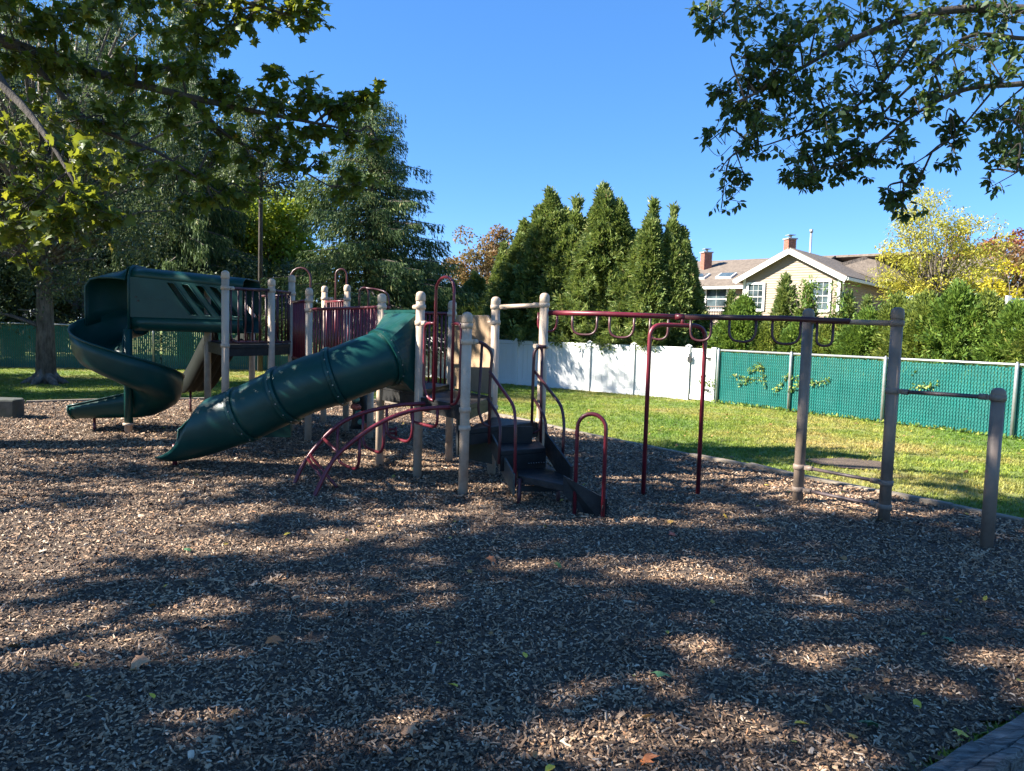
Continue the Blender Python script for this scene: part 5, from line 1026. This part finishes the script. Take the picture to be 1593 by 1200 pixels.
def flange(path, i, mat='green', r=TR, seam=True):
    t, s, n_ = frame(path, i); c = path[i]; st = [ring(c+t*d, s, n_, r+h, -math.pi, math.pi, 40) for d, h in ((-.03, 0), (-.028, .03), (-.004, .032), (-.004, .02), (.004, .02), (.004, .032), (.028, .03), (.03, 0))]
    MB().sweep(st, .006, smooth=False).build('seam_flange', MAT[mat], tsl)
    for k in range(14):
        a = 2*math.pi*k/14; q = c+s*((r+.034)*math.sin(a))-n_*((r+.034)*math.cos(a)); mb_ = MB(); mb_.box(q, (.012, .010, .010), R=Matrix((t, s, n_)).transposed()); mb_.build('seam_bolt', MAT['bolt'], tsl)
for i in (i0, i1, i2): flange(cen, i)
flange(cen, i3, r=TR-.012)
# exit section: tube opening out into a trough
SG = 1; last = cen[i3]; ex = crom([last, P(345, 658, 7.66), P(315, 669, 7.70), P(288, 677, 7.76), P(266, 681, 7.8), P(254, 680, 7.82)], 6); st = []
n = len(ex)
for i in range(n):
    t, s, n_ = frame(ex, i); f = i/(n-1); open_ = 0 if f < .22 else ((f-.22)/.78)
    a = math.pi*(1-.66*open_**.5); tw_ = .62*min(1, open_*3); up_ = Vector((0, 0, 1)); c = ex[i].copy(); r = TR*(1-.10*f)
    st.append(ring(c+Vector((0, 0, .02*f)), s, n_, r, -a+SG*tw_, a+SG*tw_, 34))
MB().sweep(st, .014).build('slide_exit', MAT['green'], tsl)
rim = [s_[0] for s_ in st if (s_[0]-s_[-1]).length > .02]; rim2 = [s_[-1] for s_ in st if (s_[0]-s_[-1]).length > .02]
MB().tube(list(reversed(rim))+[rim[0].lerp(rim2[0], .5)]+rim2, .012, 6).tube(st[-1], .013, 6).build('exit_rim', MAT['green'], tsl)
p = G(272, 730).xy; MB().tube([(p.x, p.y, -.05), (p.x, p.y, .27)], .026, 8).build('slide_leg', MAT['maroon'], tsl)
# hood: square flange on the deck edge G-A blending into the tube
hz0, hz1 = .93, 1.75; ga = (A-G_).normalized(); h0, h1 = G_+ga*.10, A-ga*.06
def sq(k, m_=40):
    out = []
    for j in range(m_):
        a = -math.pi+2*math.pi*j/(m_-1); x_, y_ = math.sin(a), -math.cos(a); q = max(abs(x_), abs(y_)); out.append((x_/q, y_/q))
    return out
S = sq(0); st = []; t, s, n_ = frame(cen, i0); R0 = ring(cen[i0], s, n_, TR+.012, -math.pi, math.pi, 40)
hc = (h0+h1)/2; hw = (h1-h0).length/2
sgn = 1 if s.xy.dot(ga) > 0 else -1
SQ = [Vector((hc.x+ga.x*x_*hw*sgn, hc.y+ga.y*x_*hw*sgn, (hz0+hz1)/2+(hz1-hz0)/2*y_)) for x_, y_ in S]
for f in (0, .12, .35, .62, .85, 1): w_ = f**1.15; st.append([a_.lerp(b_, w_) for a_, b_ in zip(SQ, R0)])
MB().sweep(st, .012, smooth=False).build('slide_hood', MAT['green'], tsl)
MB().beam((h0.x, h0.y, hz1+.012), (h1.x, h1.y, hz1+.012), .06, .03).build('hood_lip', MAT['green'], tsl)
# dark green bench panel under the tube
MB().plate([P(402, 680, 8.7), P(413, 668, 8.7), P(440, 648, 8.7), P(453, 648, 8.7), P(453, 680, 8.7)], (0, -1, 0), .05).build('slide_brace', MAT['green'], tsl)
p = P(400, 600, 7.6); MB().tube([P(468, 640, 7.7), P(467, 662, 7.7)], .012, 6).build('slide_brace', MAT['black'], tsl)
# ---- spiral slide
pc_ = G(200.5, 680.5).xy; cx_, cy_ = pc_.x, pc_.y
pole = MB().lathe((cx_, cy_, .16), [(.055, 0), (.055, 1.30)], 16).build('spiral_slide', MAT['green'], ps)
MB().lathe((cx_, cy_, -.05), [(.05, 0), (.05, .21), (.075, .215), (.075, .245), (.056, .25)], 16).build('pole_foot', MAT['post'], pole)
rc = .365; path = []; zs = [(-60, 1.44), (0, 1.38), (90, 1.12), (180, .82), (270, .48), (345, .25), (360, .235), (430, .20)]
def zat(deg): return float(np.interp(deg, [a for a, _ in zs], [b for _, b in zs]))
for deg in np.arange(-0, 361, 10):
    a = math.radians(90+deg); c = Vector((cx_+rc*math.cos(a), cy_+rc*math.sin(a), zat(deg))); out = Vector((math.cos(a), math.sin(a), 0)); path.append((c, out, deg))
for k in range(1, 9): path.append((Vector((cx_-.105*k, cy_+rc-.012*k, zat(360+k*7)+(.05 if k > 8 else 0)*0)), Vector((-.11, 1, 0)).normalized(), 360+k*7))
st = []
for c, out, deg in path:
    ow = .42 if deg < 300 else max(.26, .42-(deg-300)*.0016); iw = .20 if deg < 330 else .20+min(1, (deg-330)/30)*.18*max(0, 1-(deg-360)/55 if deg > 360 else 1); wd_ = .30
    if deg > 390: ow *= max(.25, 1-(deg-390)/34)
    sec = [(-wd_, iw), (-wd_+.005, iw*.6), (-wd_+.05, .07), (-wd_+.14, .015), (-.08, 0), (.08, 0), (wd_-.16, .015), (wd_-.07, .06), (wd_-.015, .15), (wd_+.01, ow*.7), (wd_+.02, ow)]
    st.append([c+out*s_+Vector((0, 0, z_)) for s_, z_ in sec])
MB().sweep(st, -.016).build('trough', MAT['green'], pole)
MB().tube([s_[-1] for s_ in st], .014, 6).tube([s_[0] for s_ in st], .012, 6).tube(st[-1], .014, 6).build('trough_rim', MAT['green'], pole)
p = path[-3][0].xy; MB().tube([(p.x, p.y, -.05), (p.x, p.y, .21)], .02, 8).build('slide_leg', MAT['maroon'], pole)
# tunnel hood
Yn, Yf = cy_+.02, cy_+.76; xR, xL = L1.x-.02, P(201, 500, Yn).x
zT = zof(203, 414, Yn); zTR = zof(342, 428, 9.5); zB = zof(300, 517, Yn); r_ = .09
def tsec(x, zt_): return [(x, Yn, zB+.18), (x, Yn+.01, zB+.07), (x, Yn+.07, zB), (x, Yf-.07, zB), (x, Yf-.01, zB+.07), (x, Yf, zB+.18), (x, Yf, zt_-.16), (x, Yf-.03, zt_-.06), (x, Yf-.12, zt_), (x, Yn+.12, zt_), (x, Yn+.03, zt_-.05), (x, Yn, zt_-.14)]
xs_ = np.linspace(xR, xL, 9); secs = [[Vector(q) for q in tsec(x, zTR+(zT-zTR)*i/8)] for i, x in enumerate(xs_)]
MB().sweep([s_[:6] for s_ in secs[:-1]]+[secs[-1][:6]], -.014).build('tunnel_floor', MAT['green'], pole)
MB().sweep([s_[6:] for s_ in secs], -.014).build('tunnel_roof', MAT['green'], pole)
def slotwall(Y, name):
    def Q(u_, v_): x = xL+(xR-xL)*u_; zt_ = zT+(zTR-zT)*u_-.14; zb_ = zB+.18; return (x, Y, zt_+(zb_-zt_)*v_)
    mb = MB(); n_ = (0, -1, 0); v0, v1 = .06, .90; sw = .062; sh = .20; us = [.34+.125*k for k in range(4)]
    def quad(*uv): mb.plate([Q(*q) for q in uv], n_, .016)
    quad((0, 0), (1, 0), (1, v0), (0, v0)); quad((0, v1), (1, v1), (1, 1), (0, 1)); quad((0, v0), (us[0], v0), (us[0]+sh, v1), (0, v1))
    for k in range(3): quad((us[k]+sw, v0), (us[k+1], v0), (us[k+1]+sh, v1), (us[k]+sw+sh, v1))
    quad((us[3]+sw, v0), (1, v0), (1, v1), (us[3]+sw+sh, v1))
    for k in range(4):
        q = [Q(us[k], v0), Q(us[k]+sw, v0), Q(us[k]+sw+sh, v1), Q(us[k]+sh, v1)]; mb.tube([Vector(z)+Vector((0, -.006, 0)) for z in q], .011, 6, closed=True, caps=False)
    return mb.build(name, MAT['green'], pole)
slotwall(Yn, 'slotted_wall'); slotwall(Yf, 'slotted_wall')
# raised mould seam on the near wall
MB().beam((xL, Yn-.009, (zT+zB)/2+.02), (xL+(xR-xL)*.33, Yn-.009, (zT+zB)/2), .008, .012).build('mould_seam', MAT['green'], pole)
for dx_, dz_ in ((.10, .02), (.125, -.03)):   # two small dark marks standing for the logo on the tunnel wall
    MB().box((xL+dx_, Yn-.012, (zT+zB)/2+.0+dz_), (.028, .006, .022)).build('logo_mark', MAT['black'], pole)
# curved outer hood turning into the spiral
st = []; zw = []
for deg in np.linspace(0, 78, 12):
    a = math.radians(90+deg); out = Vector((math.cos(a), math.sin(a), 0)); c = Vector((cx_, cy_, 0)); f = deg/78; zt_ = zT-.16*f**1.3; ro = .70-.04*f
    zl = zat(deg)+.33
    st.append([c+out*r2+Vector((0, 0, z_)) for r2, z_ in ((.03, zt_-.02), (.2, zt_), (ro-.22, zt_), (ro-.08, zt_-.03), (ro-.01, zt_-.12), (ro, zt_-.3), (ro, (zt_-.3+zl)/2), (ro-.01, zl))])
MB().sweep(st, -.014).build('curved_hood', MAT['green'], pole); MB().tube(st[-1], .016, 6).build('hood_rim', MAT['green'], pole)
MB().tube([(xL, Yn-.004, zB-.16), (xL, Yn-.004, zT-.15), (xL, Yn+.03, zT-.05), (xL, Yn+.12, zT+.005), (xL, Yf-.3, zT+.005)], .020, 8).build('hood_rim', MAT['green'], pole)
# ---- wide wavy slide behind
sA_, sB_ = L2.lerp(onpx(392, 11.5), .15), L2.lerp(onpx(392, 11.5), .95); dn = Vector((-.60, .80)); st = []
for f in np.linspace(0, 1, 14):
    c0, c1 = sA_+dn*2.35*f, sB_+dn*2.35*f; z = 1.30-.98*f+.10*math.sin(f*math.pi*2)*.6+(.06*max(0, f-.85)/.15); row = []
    for k in range(25):
        g = k/24; q = c0.lerp(c1, g); wav = .035*math.cos(g*math.pi*8); edge = .24 if k in (0, 24) else (.10 if k in (1, 23) else 0); row.append(Vector((q.x, q.y, z+wav+edge)))
    st.append(row)
wv_ = MB().sweep(st, -.02).build('wavy_slide', MAT['brown'], ps)
p = G(297, 634).xy; c = st[-2][8]; MB().tube([(c.x, c.y, -.05), (c.x, c.y, c.z)], .02, 8).build('slide_leg', MAT['maroon_dark'], wv_)
# ---- handles and climbers at the far side
for xa, xb, ytop, ybot, Y_ in ((452, 483, 417, 470, 11.3), (522, 539, 419, 480, 11.2), (559, 573, 448, 480, 10.6)):
    a, b_ = P(xa, ybot, Y_), P(xb, ybot, Y_); zt_ = zof((xa+xb)/2, ytop, Y_); r2 = (b_-a).length/2; MB().tube([(a.x, Y_, 1.1), (a.x, Y_, zt_-r2)]+[((a.x+b_.x)/2-r2*math.cos(q), Y_, zt_-r2+r2*math.sin(q)) for q in np.linspace(0, math.pi, 9)[1:-1]]+[(b_.x, Y_, zt_-r2), (b_.x, Y_, 1.1)], .016, 8).build('grip_arch', MAT['maroon_dark'], ps)
tubepx([(566, 448, 10.6), (590, 451, 10.6), (604, 456, 10.5), (606, 480, 10.5)], .014, 'maroon_dark', 'grip_arch', .1)
MB().sweep([[P(546+dx+6*math.sin(f*3), y, Y_) for dx, Y_ in ((0, 10.6), (6, 10.45), (14, 10.35), (22, 10.45), (26, 10.6))] for f, y in zip(np.linspace(0, 1, 8), np.linspace(606, 668, 8))], .03).build('rock_climber', MAT['black'], ps)
for x, y, mt_ in ((556, 634, 'orange'), (551, 633, 'orange'), (558, 643, 'mint'), (568, 663, 'orange'), (562, 657, 'mint'), (554, 622, 'mint')):
    q = P(x, y, 10.25); MB().lathe(q-Vector((0, 0, .04)), [(.012, 0), (.05, .02), (.055, .05), (.03, .08)], 8).build('hand_hold', MAT[mt_], ps)
# wrist-thick step grips below the deck between the posts
for y in (668, 674): MB().tube([P(588, y, 9.6), P(616, y, 9.5)], .018, 6).build('low_step', MAT['maroon'], ps)
for y in (664, ): MB().tube([P(588, 664, 9.6), P(588, 678, 9.6)], .018, 6).tube([P(616, 664, 9.5), P(616, 678, 9.5)], .018, 6).build('low_step', MAT['maroon'], ps)

# ---- stone / timber block at the left edge
q = G(8, 655).xy
bb = MB().prism([(q.x-.42, q.y-.02), (q.x-.1, q.y-.06), (q.x+.16, q.y-.02), (q.x+.2, q.y+.12), (q.x+.1, q.y+.3), (q.x-.4, q.y+.32)], 0, .33)
bb.build('stone_block', plain('grey_mossy_stone', (0.055, 0.06, 0.052), .9, .4, 9, dirt_or_lit=(.03, .045, .025), bmp=.6), bevel=.03, label='dark mossy grey block on the chips at the left edge', cat='block')

# ---- individual fallen leaves
def fleaf(px, py, s, shape, col, label):
    mname = 'leaf_'+col[0]; m_ = bpy.data.materials.get(mname) or plain(mname, col[1], .6, .25, 20)
    g = G(px, py, .05); g.z = float(bed_z(g.x, g.y))+.024; tv, tf = (MAPLE_V, MAPLE_F) if shape == 'm' else (OVATE_V, OVATE_F); s = s*.55
    me = bpy.data.meshes.new('fallen_leaf'); me.from_pydata([tuple(q*s*np.array([1, 1, 1.6])) for q in tv], [], [tuple(map(int, f)) for f in tf]); me.update()
    o = link('fallen_leaf', me, m_, label=label, cat='leaf', group='fallen leaves on the wood chips'); o.location = g; o.rotation_euler = (random.gauss(0, .3), random.gauss(0, .3), random.uniform(0, 6.28)); return o
ORG, TAN_, YEL, GRN, RED = ('orange', (.50, .16, .05)), ('tan', (.42, .22, .11)), ('yellow', (.60, .44, .04)), ('green', (.05, .13, .05)), ('red', (.62, .12, .06))
for a in ((435, 990, .16, 'm', ORG, 'orange-brown lobed leaf standing up on the chips left of centre'), (204, 1034, .16, 'm', TAN_, 'large tan leaf lying flat in the left foreground'), (1040, 834, .18, 'm', RED, 'bright red-orange leaf in the sunny patch right of the stair foot'),
          (771, 875, .14, 'm', ORG, 'rust-coloured leaf on the chips below the stair'), (712, 1071, .11, 'o', YEL, 'bright yellow leaf in the sunlit strip at bottom centre'), (678, 1003, .08, 'o', YEL, 'small yellow leaf left of the sunlit strip at bottom centre'), (818, 1028, .09, 'o', YEL, 'small yellow leaf just above the sunlit strip at bottom centre'),
          (1015, 1180, .17, 'm', ORG, 'large orange leaf at the bottom edge of the photo'), (628, 1160, .14, 'm', TAN_, 'tan curled leaf near the bottom edge, left of centre'), (1235, 1130, .12, 'o', YEL, 'yellow leaf beside a pale twig in the right foreground'), (1504, 1145, .13, 'm', YEL, 'golden leaf lying against the old border timber'),
          (1340, 1125, .17, 'm', GRN, 'dark green lobed leaf in the right foreground'), (1468, 997, .14, 'm', GRN, 'pale green leaf on the shaded chips near the right post'), (1425, 1085, .12, 'o', YEL, 'yellow-green leaf between the dark green leaf and the timber'), (862, 1205, .1, 'o', YEL, 'yellow leaf cut by the bottom edge of the photo'),
          (1318, 1158, .12, 'o', TAN_, 'round tan leaf below the dark green lobed leaf'), (1030, 1050, .16, 'm', GRN, 'dark green leaf right of the bright sunny patch at bottom centre'), (240, 1095, .08, 'o', YEL, 'small yellow leaf in the left foreground near the sunny chips'), (286, 860, .12, 'm', GRN, 'green leaf on the sunlit chips left of the maroon arc climber')):
    fleaf(*a)
